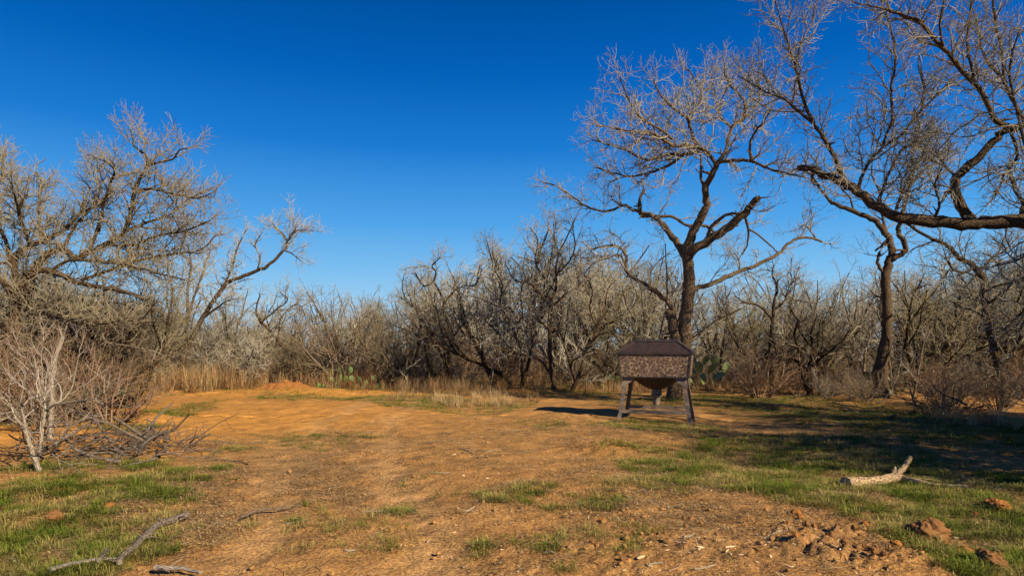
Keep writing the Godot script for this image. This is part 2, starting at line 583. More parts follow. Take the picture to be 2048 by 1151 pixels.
func build_cover() -> void:
	var tufts := [tuft(14, 0.075, 0.16, 0.0042, 2.2), tuft(18, 0.05, 0.2, 0.0042, 2.4), tuft(9, 0.11, 0.12, 0.0042, 1.9)]
	var rows := [PackedFloat32Array(), PackedFloat32Array(), PackedFloat32Array()]
	for i in 260000:
		var z := -4.2 * pow(32.0 / 4.2, pow(rng.randf(), 0.9))
		var x := rng.randf_range(-1, 1) * (-z * 0.82 + 1.5)
		var g := field(grass_blobs, x + n2.get_noise_2d(x * 90, z * 90) * 0.5, z + n2.get_noise_2d(x * 90 + 500, z * 90) * 0.5)
		g = g * (0.52 + n2.get_noise_2d(x * 140, z * 140) * 2.0 + n2.get_noise_2d(x * 420 + 80, z * 420) * 2.4) - 0.10
		if z < -22.0:
			g = maxf(g, 0.1)
		if rng.randf() > g:
			continue
		var s := rng.randf_range(0.45, 1.15) * (1.25 if rng.randf() < 0.06 else 1.0)
		var yellow := clampf(0.32 + n2.get_noise_2d(x * 110 + 60, z * 110) * 1.5 + rng.randf_range(-0.45, 0.45), 0, 1)
		var c := Color(0.098, 0.140, 0.012).lerp(Color(0.32, 0.26, 0.085), yellow)
		row(rows[i % 3], Vector3(x, surf(x, z) + 0.003, z), rng.randf() * TAU, Vector3(s, s * rng.randf_range(0.7, 1.2), s), rng.randf_range(-0.15, 0.15), c)
	for k in 3:
		scatter("grass", tufts[k], M.leaf, rows[k], "short green grass growing in patches on the dirt")
	var dry := [tuft(16, 0.55, 0.22, 0.007, 0.9), tuft(14, 0.42, 0.2, 0.006, 1.2)]
	var drows := [PackedFloat32Array(), PackedFloat32Array()]
	for i in 60000:
		var z := -8.0 * pow(46.0 / 8.0, pow(rng.randf(), 0.7))
		var x := rng.randf_range(-1, 1) * (-z * 0.84 + 1.0)
		var g := field(dry_blobs, x + n2.get_noise_2d(x * 60, z * 60) * 1.0, z + n2.get_noise_2d(x * 60 + 90, z * 60) * 1.0)
		g = g * (0.6 + n2.get_noise_2d(x * 120, z * 120) * 1.3) - 0.08
		if z < -25.0:
			g = maxf(g, 0.16)
		if rng.randf() > g:
			continue
		var s := rng.randf_range(0.5, 1.2) * (0.75 if z > -23.0 else 1.1)
		if z < -23.0 and x < -6.0:
			s *= 1.7
		var red := clampf(0.4 + n2.get_noise_2d(x * 40 + 20, z * 40) * 1.2 + (0.3 if z < -23.0 else -0.2), 0, 1)
		var c := Color(0.42, 0.31, 0.16).lerp(Color(0.27, 0.145, 0.062), red)
		row(drows[i % 2], Vector3(x, gh(x, z), z), rng.randf() * TAU, Vector3(s, s * rng.randf_range(0.7, 1.2), s), rng.randf_range(-0.2, 0.2), jitter(c, 0.2))
	for k in 2:
		scatter("dry_grass", dry[k], M.leaf, drows[k], "tall dry straw coloured grass along the edge of the clearing")
	var bits := [straws(7, 0.12, 0.10, 0.005), straws(6, 0.15, 0.16, 0.004), straws(5, 0.07, 0.05, 0.009)]
	var lrows := [PackedFloat32Array(), PackedFloat32Array(), PackedFloat32Array()]
	for i in 150000:
		var z := -4.2 * pow(26.0 / 4.2, pow(rng.randf(), 0.9))
		var x := rng.randf_range(-1, 1) * (-z * 0.82 + 1.5)
		var wx := x + n2.get_noise_2d(x * 60, z * 60) * 0.8
		var wz := z + n2.get_noise_2d(x * 60 + 500, z * 60) * 0.8
		var l := field(litter_blobs, wx, wz) * (0.6 + n2.get_noise_2d(x * 130, z * 330) * 1.4) + field(grass_blobs, wx, wz) * 0.4 + 0.08
		if rng.randf() > l * 0.62 * (1.0 - 0.7 * track(x, z)):
			continue
		var c := Color(0.58, 0.385, 0.17) if rng.randf() < 0.6 else Color(0.17, 0.10, 0.05)
		if rng.randf() < 0.08:
			c = Color(0.72, 0.56, 0.34)
		var s := rng.randf_range(0.6, 1.3)
		row(lrows[i % 3], Vector3(x, surf(x, z) + 0.006, z), rng.randf() * TAU, Vector3(s, s, s), 0.0, jitter(c, 0.25))
	for k in 3:
		scatter("litter", bits[k], M.leaf, lrows[k], "straw and broken twig litter strewn over the dirt")
	var crumbs := [lump_mesh(3, 0.8, 5), lump_mesh(8, 0.9, 5)]
	var crows := [PackedFloat32Array(), PackedFloat32Array()]
	for i in 60000:
		var z := -4.2 * pow(24.0 / 4.2, pow(rng.randf(), 1.1))
		var x := rng.randf_range(-1, 1) * (-z * 0.82 + 1.0)
		var g := field(rough_blobs, x, z) * (0.6 + n2.get_noise_2d(x * 150, z * 150) * 1.5) + 0.05
		if rng.randf() > g * 0.3:
			continue
		var s := 0.005 + 0.026 * pow(rng.randf(), 5.0)
		var c := soil(x, z)
		row(crows[i % 2], Vector3(x, gh(x, z) + relief(x, z) + s * 0.2, z), rng.randf() * TAU, Vector3(s, s * 0.75, s * 1.2), rng.randf_range(-0.5, 0.5), jitter(c, 0.2))
	for k in 2:
		scatter("soil_crumbs", crumbs[k], M.clod, crows[k], "crumbs of orange brown soil lying loose on the dirt")

func build_chips() -> void:
	var rows := PackedFloat32Array()
	for i in 110:
		var px := rng.randfn(1480.0, 130.0) if i < 60 else rng.randf_range(600, 1700)
		var py := rng.randf_range(1085, 1150) if i < 60 else rng.randf_range(900, 1140)
		var p := G(px, py)
		var s := 0.008 + 0.022 * pow(rng.randf(), 3.0)
		row(rows, p + Vector3(0, s * 0.15, 0), rng.randf() * TAU, Vector3(s * rng.randf_range(0.4, 0.8), s * 0.3, s * rng.randf_range(1.0, 2.2)), rng.randf_range(-0.25, 0.25), jitter(Color(0.62, 0.48, 0.29), 0.3))
	scatter("wood_chips", lump_mesh(77, 0.6, 4), M.leaf, rows, "pale wood chips and flakes strewn over the foreground soil")

# ---------------------------------------------------------------- textures and materials
func noise_image(size: int, freq: float, oct: int, seed_: int, sx := 1.0, sy := 1.0) -> Image:
	var nn := FastNoiseLite.new()
	nn.seed = seed_
	nn.frequency = freq
	nn.fractal_octaves = oct
	return nn.get_seamless_image(int(size * sx), int(size * sy))

func build_materials() -> void:
	# soil: grain and specks round a mean of about 0.8
	var size := 1024
	var a := noise_image(size, 0.006, 3, 1)
	var b := noise_image(size, 0.05, 4, 2)
	var g := noise_image(size, 0.25, 2, 3)
	var img := Image.create(size, size, false, Image.FORMAT_RGB8)
	var high := Image.create(size, size, false, Image.FORMAT_RGB8)
	for y in size:
		for x in size:
			var q := b.get_pixel(x, y).r - 0.5
			var e := g.get_pixel(x, y).r - 0.5
			var t := 0.86 + (a.get_pixel(x, y).r - 0.5) * 0.18 + q * 0.40 + e * 0.30
			img.set_pixel(x, y, Color(t, t * (0.985 + q * 0.05), t * (0.96 - q * 0.15)))
			var h := clampf(0.5 + q * 1.1 + e * 0.55, 0, 1)
			high.set_pixel(x, y, Color(h, h, h))
	var soil_tex := ImageTexture.create_from_image(img)
	var bump := high.duplicate() as Image
	bump.bump_map_to_normal_map(5.0)
	var m := StandardMaterial3D.new()
	m.albedo_texture = soil_tex
	m.vertex_color_use_as_albedo = true
	m.normal_enabled = true
	m.normal_texture = ImageTexture.create_from_image(bump)
	m.normal_scale = 0.75
	m.roughness = 0.97
	m.metallic_specular = 0.2
	M.soil = m
	m = m.duplicate() as StandardMaterial3D
	m.uv1_triplanar = true
	m.uv1_scale = Vector3.ONE * 0.8
	M.clod = m
	M.clod_lump = []
	for c in [Color(0.55, 0.405, 0.27), Color(0.66, 0.455, 0.265)]:
		m = m.duplicate() as StandardMaterial3D
		m.vertex_color_use_as_albedo = false
		m.albedo_color = c
		M.clod_lump.append(m)
	# bark
	var bw := 256
	var bh := 512
	var r1 := noise_image(256, 0.03, 4, 11, 1.0, 2.0)
	var ridge := FastNoiseLite.new()
	ridge.seed = 5
	ridge.noise_type = FastNoiseLite.TYPE_SIMPLEX
	ridge.fractal_type = FastNoiseLite.FRACTAL_RIDGED
	ridge.fractal_octaves = 3
	ridge.frequency = 0.012
	var r2 := ridge.get_seamless_image(512, 128)
	r2.resize(256, 512, Image.INTERPOLATE_BILINEAR)
	var bark := Image.create(bw, bh, false, Image.FORMAT_RGB8)
	var grey := Image.create(bw, bh, false, Image.FORMAT_RGB8)
	var bark_h := Image.create(bw, bh, false, Image.FORMAT_RGB8)
	for y in bh:
		for x in bw:
			var q := r2.get_pixel(x, y).r
			var e := r1.get_pixel(x, y).r
			var t := clampf(0.30 + q * 0.62 + (e - 0.5) * 0.75, 0.10, 1)
			var lichen := clampf((e - 0.66) * 5.0, 0, 1) * 0.55
			bark.set_pixel(x, y, Color(t * 0.72, t * 0.63, t * 0.535).lerp(Color(0.74, 0.71, 0.62), lichen))
			var dead := clampf(0.56 + (q - 0.5) * 0.35 + (e - 0.5) * 0.5, 0.25, 1)
			grey.set_pixel(x, y, Color(dead, dead * 0.955, dead * 0.89))
			var hh := clampf(q * 0.8 + (e - 0.5) * 0.5, 0, 1)
			bark_h.set_pixel(x, y, Color(hh, hh, hh))
	var bn := bark_h.duplicate() as Image
	bn.bump_map_to_normal_map(6.0)
	m = StandardMaterial3D.new()
	m.albedo_texture = ImageTexture.create_from_image(bark)
	m.vertex_color_use_as_albedo = true
	m.normal_enabled = true
	m.normal_texture = ImageTexture.create_from_image(bn)
	m.roughness = 0.95
	m.metallic_specular = 0.2
	m.uv1_scale = Vector3(2.0, 1.1, 1.0)
	M.bark = m
	m = StandardMaterial3D.new()
	m.vertex_color_use_as_albedo = true
	m.roughness = 0.9
	m.metallic_specular = 0.2
	M.twig = m
	m = StandardMaterial3D.new()
	m.vertex_color_use_as_albedo = true
	m.roughness = 0.8
	m.metallic_specular = 0.25
	m.backlight = Color(0.5, 0.5, 0.4)
	M.leaf = m
	# camouflage print of the feeder
	var ca := noise_image(512, 0.035, 2, 21)
	var cb := noise_image(512, 0.055, 2, 22)
	var cc := noise_image(512, 0.012, 2, 23)
	var camo := Image.create(512, 512, false, Image.FORMAT_RGB8)
	for y in 512:
		for x in 512:
			var px := int(x / 3) * 3
			var py := int(y / 3) * 3
			var q := ca.get_pixel(px, py).r + (cc.get_pixel(x, y).r - 0.5) * 0.35
			var e := cb.get_pixel(px, py).r
			var c := Color(0.50, 0.42, 0.35)
			if q > 0.47:
				c = Color(0.40, 0.325, 0.28)
			if e > 0.55:
				c = Color(0.24, 0.19, 0.175)
			if q < 0.33:
				c = Color(0.60, 0.515, 0.43)
			if e > 0.68:
				c = Color(0.20, 0.15, 0.145)
			camo.set_pixel(x, y, c * (0.9 + 0.2 * cc.get_pixel(x, y).r))
	m = StandardMaterial3D.new()
	m.albedo_texture = ImageTexture.create_from_image(camo)
	m.uv1_triplanar = true
	m.uv1_scale = Vector3.ONE * 0.62
	m.roughness = 0.6
	m.metallic_specular = 0.4
	M.camo = m
	# painted steel with dust and scuffs
	var sa := noise_image(512, 0.01, 4, 31)
	var sb := noise_image(512, 0.12, 3, 32)
	var steel := Image.create(512, 512, false, Image.FORMAT_RGB8)
	for y in 512:
		for x in 512:
			var t := 0.82 + (sa.get_pixel(x, y).r - 0.5) * 0.5 + (sb.get_pixel(x, y).r - 0.5) * 0.25
			var rust := clampf((sa.get_pixel(x, y).r - 0.60) * 6.0, 0, 1) * clampf(sb.get_pixel(x, y).r * 1.6, 0, 1)
			steel.set_pixel(x, y, Color(t, t * 0.98, t * 0.95).lerp(Color(0.95, 0.62, 0.42), rust * 0.6))
	var steel_tex := ImageTexture.create_from_image(steel)
	for k in [["roof", Color(0.25, 0.215, 0.215), 0.45], ["frame", Color(0.53, 0.485, 0.455), 0.6], ["hopper", Color(0.25, 0.22, 0.205), 0.6], ["dark", Color(0.20, 0.17, 0.16), 0.6], ["can", Color(0.56, 0.52, 0.475), 0.6]]:
		m = StandardMaterial3D.new()
		m.albedo_texture = steel_tex
		m.albedo_color = k[1]
		m.uv1_triplanar = true
		m.uv1_scale = Vector3.ONE * 1.3
		m.roughness = k[2]
		m.metallic_specular = 0.5
		M[k[0]] = m
	# cactus skin
	var pa := noise_image(256, 0.03, 3, 41)
	var pad := Image.create(256, 256, false, Image.FORMAT_RGB8)
	for y in 256:
		for x in 256:
			var t := 0.85 + (pa.get_pixel(x, y).r - 0.5) * 0.5
			var dot: bool = (x % 32) < 3 and ((y + (16 if int(x / 32) % 2 == 1 else 0)) % 32) < 3
			pad.set_pixel(x, y, Color(0.75, 0.70, 0.5) if dot else Color(t * 0.56, t * 0.60, t * 0.43))
	m = StandardMaterial3D.new()
	m.albedo_texture = ImageTexture.create_from_image(pad)
	m.vertex_color_use_as_albedo = true
	m.uv1_triplanar = true
	m.uv1_scale = Vector3.ONE * 1.6
	m.roughness = 0.6
	M.cactus = m
	# bare wood
	m = (M.bark as StandardMaterial3D).duplicate() as StandardMaterial3D
	m.albedo_texture = ImageTexture.create_from_image(grey)
	M.deadwood = m

func heap_mesh(seed_: int) -> ArrayMesh:       # a low heap of loose soil, one unit in radius and in height
	var st := SurfaceTool.new()
	st.begin(Mesh.PRIMITIVE_TRIANGLES)
	var nn := FastNoiseLite.new()
	nn.seed = seed_
	nn.frequency = 1.0
	nn.fractal_octaves = 5
	var rings := 40
	var cols := 96
	for j in rings + 1:
		for i in cols:
			var r := float(j) / rings
			var b := TAU * i / cols
			var edge := 1.0 + nn.get_noise_2d(cos(b) * 1.5, sin(b) * 1.5) * 0.5
			var p := Vector2(cos(b), sin(b)) * r * edge
			var h := pow(maxf(0.0, 1.0 - r * r), 1.4) * (1.0 + nn.get_noise_2d(p.x * 2.0 + 7, p.y * 2.0) * 0.7) + nn.get_noise_2d(p.x * 9.0, p.y * 9.0 + 3) * 0.28 * (1.0 - r) - 0.12 * r
			st.set_smooth_group(0)
			st.add_vertex(Vector3(p.x, h, p.y))
	for j in rings:
		for i in cols:
			var a := j * cols + i
			var b := j * cols + (i + 1) % cols
			for q in [a, b, a + cols, b, b + cols, a + cols]:
				st.add_index(q)
	st.generate_normals()
	return st.commit()

# ---------------------------------------------------------------- the feeder
func quad_shell(corners_a: Array, corners_b: Array) -> ArrayMesh:     # four side sheets between two rectangles, closed above and below
	var st := SurfaceTool.new()
	st.begin(Mesh.PRIMITIVE_TRIANGLES)
	st.set_smooth_group(-1)
	var f := func(p, q, r, s):
		for x in [p, r, q, p, s, r]:
			st.add_vertex(x)
	for i in 4:
		var j := (i + 1) % 4
		f.call(corners_a[i], corners_a[j], corners_b[j], corners_b[i])
	f.call(corners_b[0], corners_b[1], corners_b[2], corners_b[3])
	f.call(corners_a[3], corners_a[2], corners_a[1], corners_a[0])
	st.generate_normals()
	return st.commit()

func rect(w: float, d: float, y: float) -> Array:
	return [Vector3(-w / 2, y, d / 2), Vector3(w / 2, y, d / 2), Vector3(w / 2, y, -d / 2), Vector3(-w / 2, y, -d / 2)]

func beam(a: Vector3, b: Vector3, wide: float, deep: float, side := Vector3.RIGHT) -> ArrayMesh:
	var t := (b - a).normalized()
	var s := (side - t * side.dot(t)).normalized()
	var w := t.cross(s)
	var c := []
	for p in [a, b]:
		c.append([p - s * wide / 2 - w * deep / 2, p + s * wide / 2 - w * deep / 2, p + s * wide / 2 + w * deep / 2, p - s * wide / 2 + w * deep / 2])
	return quad_shell(c[0], c[1])

func angle_iron(a: Vector3, b: Vector3, wide: float, sx: float, sz: float) -> ArrayMesh:     # an L of two plates
	var st := SurfaceTool.new()
	var one := beam(a + Vector3(sx * wide / 2, 0, 0), b + Vector3(sx * wide / 2, 0, 0), wide, 0.008, Vector3.RIGHT)
	var two := beam(a + Vector3(0, 0, sz * wide / 2), b + Vector3(0, 0, sz * wide / 2), 0.008, wide - 0.01, Vector3.RIGHT)
	st.append_from(one, 0, Transform3D.IDENTITY)
	st.append_from(two, 0, Transform3D.IDENTITY)
	return st.commit()

func lathe(profile: Array, sides: int) -> ArrayMesh:
	var st := SurfaceTool.new()
	st.begin(Mesh.PRIMITIVE_TRIANGLES)
	st.set_smooth_group(-1)
	for i in profile.size() - 1:
		var p: Vector2 = profile[i]
		var q: Vector2 = profile[i + 1]
		for j in sides:
			var a := TAU * j / sides
			var b := TAU * (j + 1) / sides
			var c := [Vector3(cos(a) * p.x, p.y, sin(a) * p.x), Vector3(cos(b) * p.x, p.y, sin(b) * p.x), Vector3(cos(b) * q.x, q.y, sin(b) * q.x), Vector3(cos(a) * q.x, q.y, sin(a) * q.x)]
			for x in [c[0], c[1], c[2], c[0], c[2], c[3]]:
				st.add_vertex(x)
	st.generate_normals()
	return st.commit()

func build_feeder() -> void:
	var x := 3.33
	var z := -15.35
	var at := Vector3(x, gh(x, z) - 0.02, z)
	var o := thing("game_feeder", "large brown camouflage steel game feeder on four splayed legs under the tall bare tree", "feeder", at, deg_to_rad(-18.0))
	var box := part("hopper_box", quad_shell(rect(1.50, 1.14, 1.05), rect(1.60, 1.24, 1.575)), M.camo, o)
	box.set_meta("label", "camouflage printed box")
	part("bottom_flange", quad_shell(rect(1.53, 1.17, 1.025), rect(1.53, 1.17, 1.049)), M.dark, o)
	for s in [[-1, 1], [1, 1], [1, -1], [-1, -1]]:
		part("corner_trim", beam(Vector3(s[0] * 0.747, 1.052, s[1] * 0.567), Vector3(s[0] * 0.797, 1.572, s[1] * 0.617), 0.035, 0.035), M.hopper, o)
	var rf := part("roof", quad_shell(rect(1.65, 1.28, 1.593), rect(0.96, 0.56, 1.825)), M.roof, o)
	part("eave_lip", quad_shell(rect(1.67, 1.305, 1.55), rect(1.67, 1.305, 1.592)), M.roof, rf)
	for s in [[-1, 1], [1, 1], [1, -1], [-1, -1]]:
		part("roof_seam", beam(Vector3(s[0] * 0.828, 1.597, s[1] * 0.645), Vector3(s[0] * 0.478, 1.832, s[1] * 0.278), 0.03, 0.025), M.roof, rf)
	for i in 9:
		part("bolt", lathe([Vector2(0.0, 0.008), Vector2(0.009, 0.006), Vector2(0.01, 0.0)], 6), M.dark, rf).transform = Transform3D(Basis(Vector3.RIGHT, PI / 2), Vector3(-0.76 + i * 0.19, 1.571, 0.653))
	var lid := part("lid", quad_shell(rect(1.0, 0.60, 1.826), rect(0.98, 0.58, 1.875)), M.roof, o)
	part("handle", beam(Vector3(0.36, 1.89, 0.0), Vector3(0.54, 1.86, 0.0), 0.03, 0.03), M.dark, lid)
	var cone: Array = []
	for i in 11:
		var t := i / 10.0
		cone.append(Vector2(lerpf(0.12, 0.58, pow(t, 0.72)), 0.735 + 0.288 * t))
	part("funnel", lathe(cone, 36), M.hopper, o)
	var col := part("collar", lathe([Vector2(0.0, 0.56), Vector2(0.105, 0.56), Vector2(0.11, 0.59), Vector2(0.11, 0.745), Vector2(0.122, 0.747), Vector2(0.0, 0.75)], 24), M.can, o)
	part("clamp_band", lathe([Vector2(0.111, 0.612), Vector2(0.124, 0.612), Vector2(0.124, 0.632), Vector2(0.111, 0.632)], 24), M.dark, col)
	part("clamp_band", lathe([Vector2(0.111, 0.662), Vector2(0.13, 0.662), Vector2(0.13, 0.678), Vector2(0.111, 0.678)], 24), M.frame, col)
	part("clamp_screw", beam(Vector3(-0.14, 0.62, 0.09), Vector3(0.14, 0.62, 0.09), 0.014, 0.014), M.frame, col)
	part("motor_can", lathe([Vector2(0.0, 0.375), Vector2(0.074, 0.377), Vector2(0.08, 0.39), Vector2(0.084, 0.556), Vector2(0.0, 0.558)], 24), M.can, o)
	for s in [[-1, 1], [1, 1], [1, -1], [-1, -1]]:
		var top := Vector3(s[0] * 0.665, 1.03, s[1] * 0.50)
		var foot := Vector3(s[0] * 0.83, -0.03, s[1] * 0.64)
		var leg := part("leg", angle_iron(foot, top, 0.085, -s[0], -s[1]), M.frame, o)
		var gus := SurfaceTool.new()
		gus.begin(Mesh.PRIMITIVE_TRIANGLES)
		gus.set_smooth_group(-1)
		var c := [Vector3(s[0] * 0.70, 1.023, 0), Vector3(s[0] * 0.43, 1.023, 0), Vector3(s[0] * 0.47, 0.96, 0), Vector3(s[0] * 0.655, 0.83, 0), Vector3(s[0] * 0.735, 0.80, 0)]
		for i in 3:
			for q in [0, i + 1, i + 2]:
				gus.add_vertex(c[q] + Vector3(0, 0, s[1] * (0.507 + (1.023 - c[q].y) * 0.145)))
		for i in 3:
			for q in [0, i + 2, i + 1]:
				gus.add_vertex(c[q] + Vector3(0, 0, s[1] * (0.513 + (1.023 - c[q].y) * 0.145)))
		gus.generate_normals()
		part("gusset", gus.commit(), M.frame, leg)
		part("foot_plate", quad_shell(rect(0.13, 0.13, 0.0), rect(0.13, 0.13, 0.012)), M.frame, leg).position = foot + Vector3(-s[0] * 0.03, 0.03, -s[1] * 0.03)
	part("cross_bar", beam(Vector3(-0.77, 0.27, 0.602), Vector3(0.77, 0.27, 0.602), 0.075, 0.04, Vector3.UP), M.frame, o)
	part("cross_bar", beam(Vector3(-0.77, 0.27, -0.602), Vector3(0.77, 0.27, -0.602), 0.075, 0.04, Vector3.UP), M.frame, o)

# ---------------------------------------------------------------- small plants and things on the ground
func pad_mesh(seed_: int) -> ArrayMesh:
	var st := SurfaceTool.new()
	st.begin(Mesh.PRIMITIVE_TRIANGLES)
	var rows := 9
	var cols := 14
	rng.seed = seed_
	var bend := rng.randf_range(-0.25, 0.25)
	for j in rows + 1:
		for i in cols:
			var a := PI * j / rows
			var b := TAU * i / cols
			var y := 0.5 - 0.5 * cos(a)
			var w := sin(a) * (0.62 + 0.5 * y) * 0.62
			st.set_smooth_group(0)
			st.set_color(Color.WHITE)
			st.add_vertex(Vector3(cos(b) * w * 0.62, y, sin(b) * w * 0.10 + bend * y * y * 0.3))
	for j in rows:
		for i in cols:
			var a := j * cols + i
			var b := j * cols + (i + 1) % cols
			for q in [a, b, a + cols, b, b + cols, a + cols]:
				st.add_index(q)
	st.generate_normals()
	return st.commit()

var pads: Array = []

func cactus(label: String, at: Vector3, pad_h: float, tree: Array, tint: Color) -> Node3D:
	var o := thing("prickly_pear", label, "cactus", at)
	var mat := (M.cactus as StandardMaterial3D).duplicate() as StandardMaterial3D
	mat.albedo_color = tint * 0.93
	# tree: [foot x, foot y, tilt, size, turn]
	for q in tree:
		var p := part("pad", pads[rng.randi() % pads.size()], mat, o)
		var b := Basis(Vector3.UP, q[4] + rng.randf_range(-0.7, 0.7)) * Basis(Vector3.RIGHT, rng.randf_range(-0.35, 0.35))
		b = Basis(Vector3.BACK, -q[2]) * b
		p.transform = Transform3D(b.scaled_local(Vector3.ONE * pad_h * q[3]), Vector3(q[0], q[1] - 0.015, rng.randf_range(-0.12, 0.12)))
	return o

func stick(called: String, label: String, pts: Array, r0: float, r1: float, mat: Material, tint: Color, category := "stick", group := "", twigs := 0) -> Node3D:
	var base: Vector3 = pts[0]
	var o := thing(called, label, category, base, 0.0, group)
	var a := PackedVector3Array()
	for p in pts:
		a.append(p - base + Vector3(0, r0 * 0.8 + (0.03 if r0 > 0.015 else 0.0), 0))
	var fine := smooth(a, 4, r0 * 0.22)
	var T := Tubes.new()
	T.tube(fine, taper(fine.size(), r0, r1), 7, tint, tint, true, 0.08)
	part("wood", T.mesh(), mat, o)
	for k in twigs:
		var S := Tubes.new()
		var i := 1 + rng.randi() % (fine.size() - 2)
		var w := walk(fine[i], Vector3(rng.randf_range(-1, 1), rng.randf_range(0.0, 0.3), rng.randf_range(-1, 1)), rng.randf_range(0.06, 0.2), 0.05, 0.3, -0.05)
		S.tube(w, taper(w.size(), r1 * 0.5, r1 * 0.25), 4, tint, tint)
		part("twig", S.mesh(), mat, o)
	return o

func clod(label: String, px: float, py: float, w: float, h: float, k: int, group := "") -> MeshInstance3D:
	var at := G(px, py)
	var z := -at.z
	var o := MeshInstance3D.new()
	o.mesh = lump_mesh(100 + k, 0.62, 26 if w > 28 else 12)
	var c := soil(at.x, at.z)
	o.material_override = M.clod_lump[k % 2]
	o.name = numbered("soil_clod")
	add_child(o)
	var sx := w * 0.5 / F * z
	var sy := h * 0.5 / F * z
	o.position = at + Vector3(0, sy * 0.55, 0)
	o.scale = Vector3(sx, sy, sx * 0.85)
	o.rotation.y = k * 1.3
	o.set_meta("label", label)
	o.set_meta("category", "clod")
	if group != "":
		member(o, px, group)
	return o

# ---------------------------------------------------------------- the photograph's own trees
func palette(bark: Color, mid: Color, fine: Color) -> Dictionary:
	return {"levels": 3, "dens": [4.8, 6.6, 7.5], "len": [1.3, 0.6, 0.29], "rad": [0.024, 0.0115, 0.0068], "seg": [0.17, 0.12, 0.09], "start": [0.08, 0.08, 0.1],
		"up": [0.25, 0.12, 0.08], "trop": [0.03, 0.02, 0.02], "crook": 0.38, "tip": 0.004, "col": [mid, fine, fine], "bark": bark}

func build_main_tree() -> void:
	rng.seed = 101
	var cfg := palette(Color(0.66, 0.60, 0.54), Color(0.25, 0.22, 0.17), Color(0.325, 0.295, 0.235))
	cfg.slim = 0.76
	cfg.dens = [5.6, 7.4, 8.5]
	cfg.len = [1.5, 0.64, 0.30]
	traced_tree("bare_tree", "tallest bare tree with a bright rough trunk and spreading limbs right behind the feeder", 20.3, [
		["trunk", 0.0, 36, 29, 0.0, [1349, 799, 1357, 745, 1370, 690, 1371, 642, 1376, 600, 1379, 558, 1377, 521, 1370, 500]],
		["limb", 1.6, 21, 12, 0.25, [1369, 505, 1360, 495, 1338, 467, 1316, 439, 1286, 426]],
		["limb", 1.2, 10, 3, 0.9, [1286, 426, 1266, 419, 1247, 410, 1221, 421, 1182, 417, 1147, 395, 1116, 374, 1086, 364]],
		["broken_stub", 0.3, 13, 8, 0.2, [1282, 428, 1279, 405, 1288, 378]],
		["limb", -1.0, 24, 13, 0.2, [1370, 500, 1386, 465, 1401, 439, 1414, 408, 1410, 378, 1425, 347, 1436, 324]],
		["limb", -1.5, 10, 3, 1.0, [1432, 330, 1416, 304, 1394, 291, 1381, 256, 1373, 235, 1338, 208, 1316, 182, 1308, 161]],
		["limb", -2.2, 9, 3, 1.0, [1394, 291, 1360, 291, 1338, 287, 1303, 265, 1264, 263, 1225, 256, 1192, 250]],
		["limb", 0.8, 9, 3, 1.0, [1398, 300, 1370, 308, 1338, 308, 1295, 319, 1251, 300, 1212, 287, 1184, 278]],
		["limb", 1.8, 8, 3, 1.0, [1373, 305, 1338, 330, 1300, 345, 1262, 352, 1225, 345, 1190, 335]],
		["limb", 0.5, 7, 2.5, 1.0, [1379, 256, 1381, 235, 1390, 213, 1403, 187, 1381, 143, 1369, 135]],
		["limb", -1.4, 7, 2.5, 1.0, [1345, 278, 1320, 258, 1277, 230, 1255, 191, 1240, 156]],
		["limb", 1.2, 11, 3, 0.9, [1436, 324, 1451, 304, 1464, 256, 1490, 235, 1516, 208, 1520, 190, 1532, 165]],
		["limb", -1.6, 10, 3, 0.9, [1436, 324, 1468, 321, 1503, 321, 1529, 334, 1560, 343, 1600, 352]],
		["limb", -0.6, 8, 2.5, 1.0, [1490, 235, 1488, 200, 1464, 174, 1452, 155, 1449, 125]],
		["limb", 1.4, 7, 2.5, 1.0, [1464, 256, 1440, 230, 1432, 190, 1426, 165, 1420, 140]],
		["limb", 0.9, 9, 4, 0.5, [1412, 385, 1401, 347, 1403, 313, 1385, 296]],
		["limb", -0.9, 8, 3, 0.9, [1503, 321, 1500, 290, 1512, 262, 1530, 240, 1545, 215]],
		["broken_limb", -1.2, 26, 15, 0.12, [1372, 508, 1390, 497, 1429, 473, 1460, 452, 1488, 428, 1503, 408, 1518, 397]],
		["limb", -0.6, 10, 6, 0.25, [1416, 470, 1424, 452, 1451, 430, 1479, 426]],
		["limb", 0.5, 8, 2, 0.35, [1490, 430, 1497, 460, 1494, 491, 1480, 515]],
		["limb", 0.5, 6, 3, 0.3, [1497, 458, 1516, 469, 1542, 491, 1556, 506]],
		["limb", -0.8, 9, 7, 0.5, [1280, 432, 1312, 432, 1347, 434, 1373, 450, 1403, 450, 1421, 456, 1431, 469]],
		["limb", 0.9, 14, 6, 0.3, [1384, 577, 1400, 573, 1427, 567, 1460, 550, 1510, 531, 1556, 508, 1577, 488, 1602, 474, 1644, 483]],
		["limb", 0.2, 6, 3, 0.5, [1634, 481, 1625, 465, 1610, 450, 1600, 455]],
		["limb", 0.7, 5, 2, 0.5, [1480, 543, 1478, 520, 1468, 505]],
		["dead_stem", 0.1, 27, 25, 0.0, [1356, 690, 1352, 675, 1343, 640, 1338, 620]],
		["dead_limb", 0.6, 14, 5, 0.45, [1347, 632, 1343, 613, 1318, 588, 1293, 571, 1264, 554, 1252, 538, 1252, 513, 1239, 494, 1214, 490, 1185, 498]],
		["dead_limb", 0.6, 6, 2.5, 0.6, [1252, 530, 1239, 509, 1218, 515, 1189, 525, 1170, 545]],
		["dead_limb", 0.2, 5, 3, 0.1, [1335, 600, 1334, 560, 1331, 487]],
	], cfg, [M.bark, M.twig])

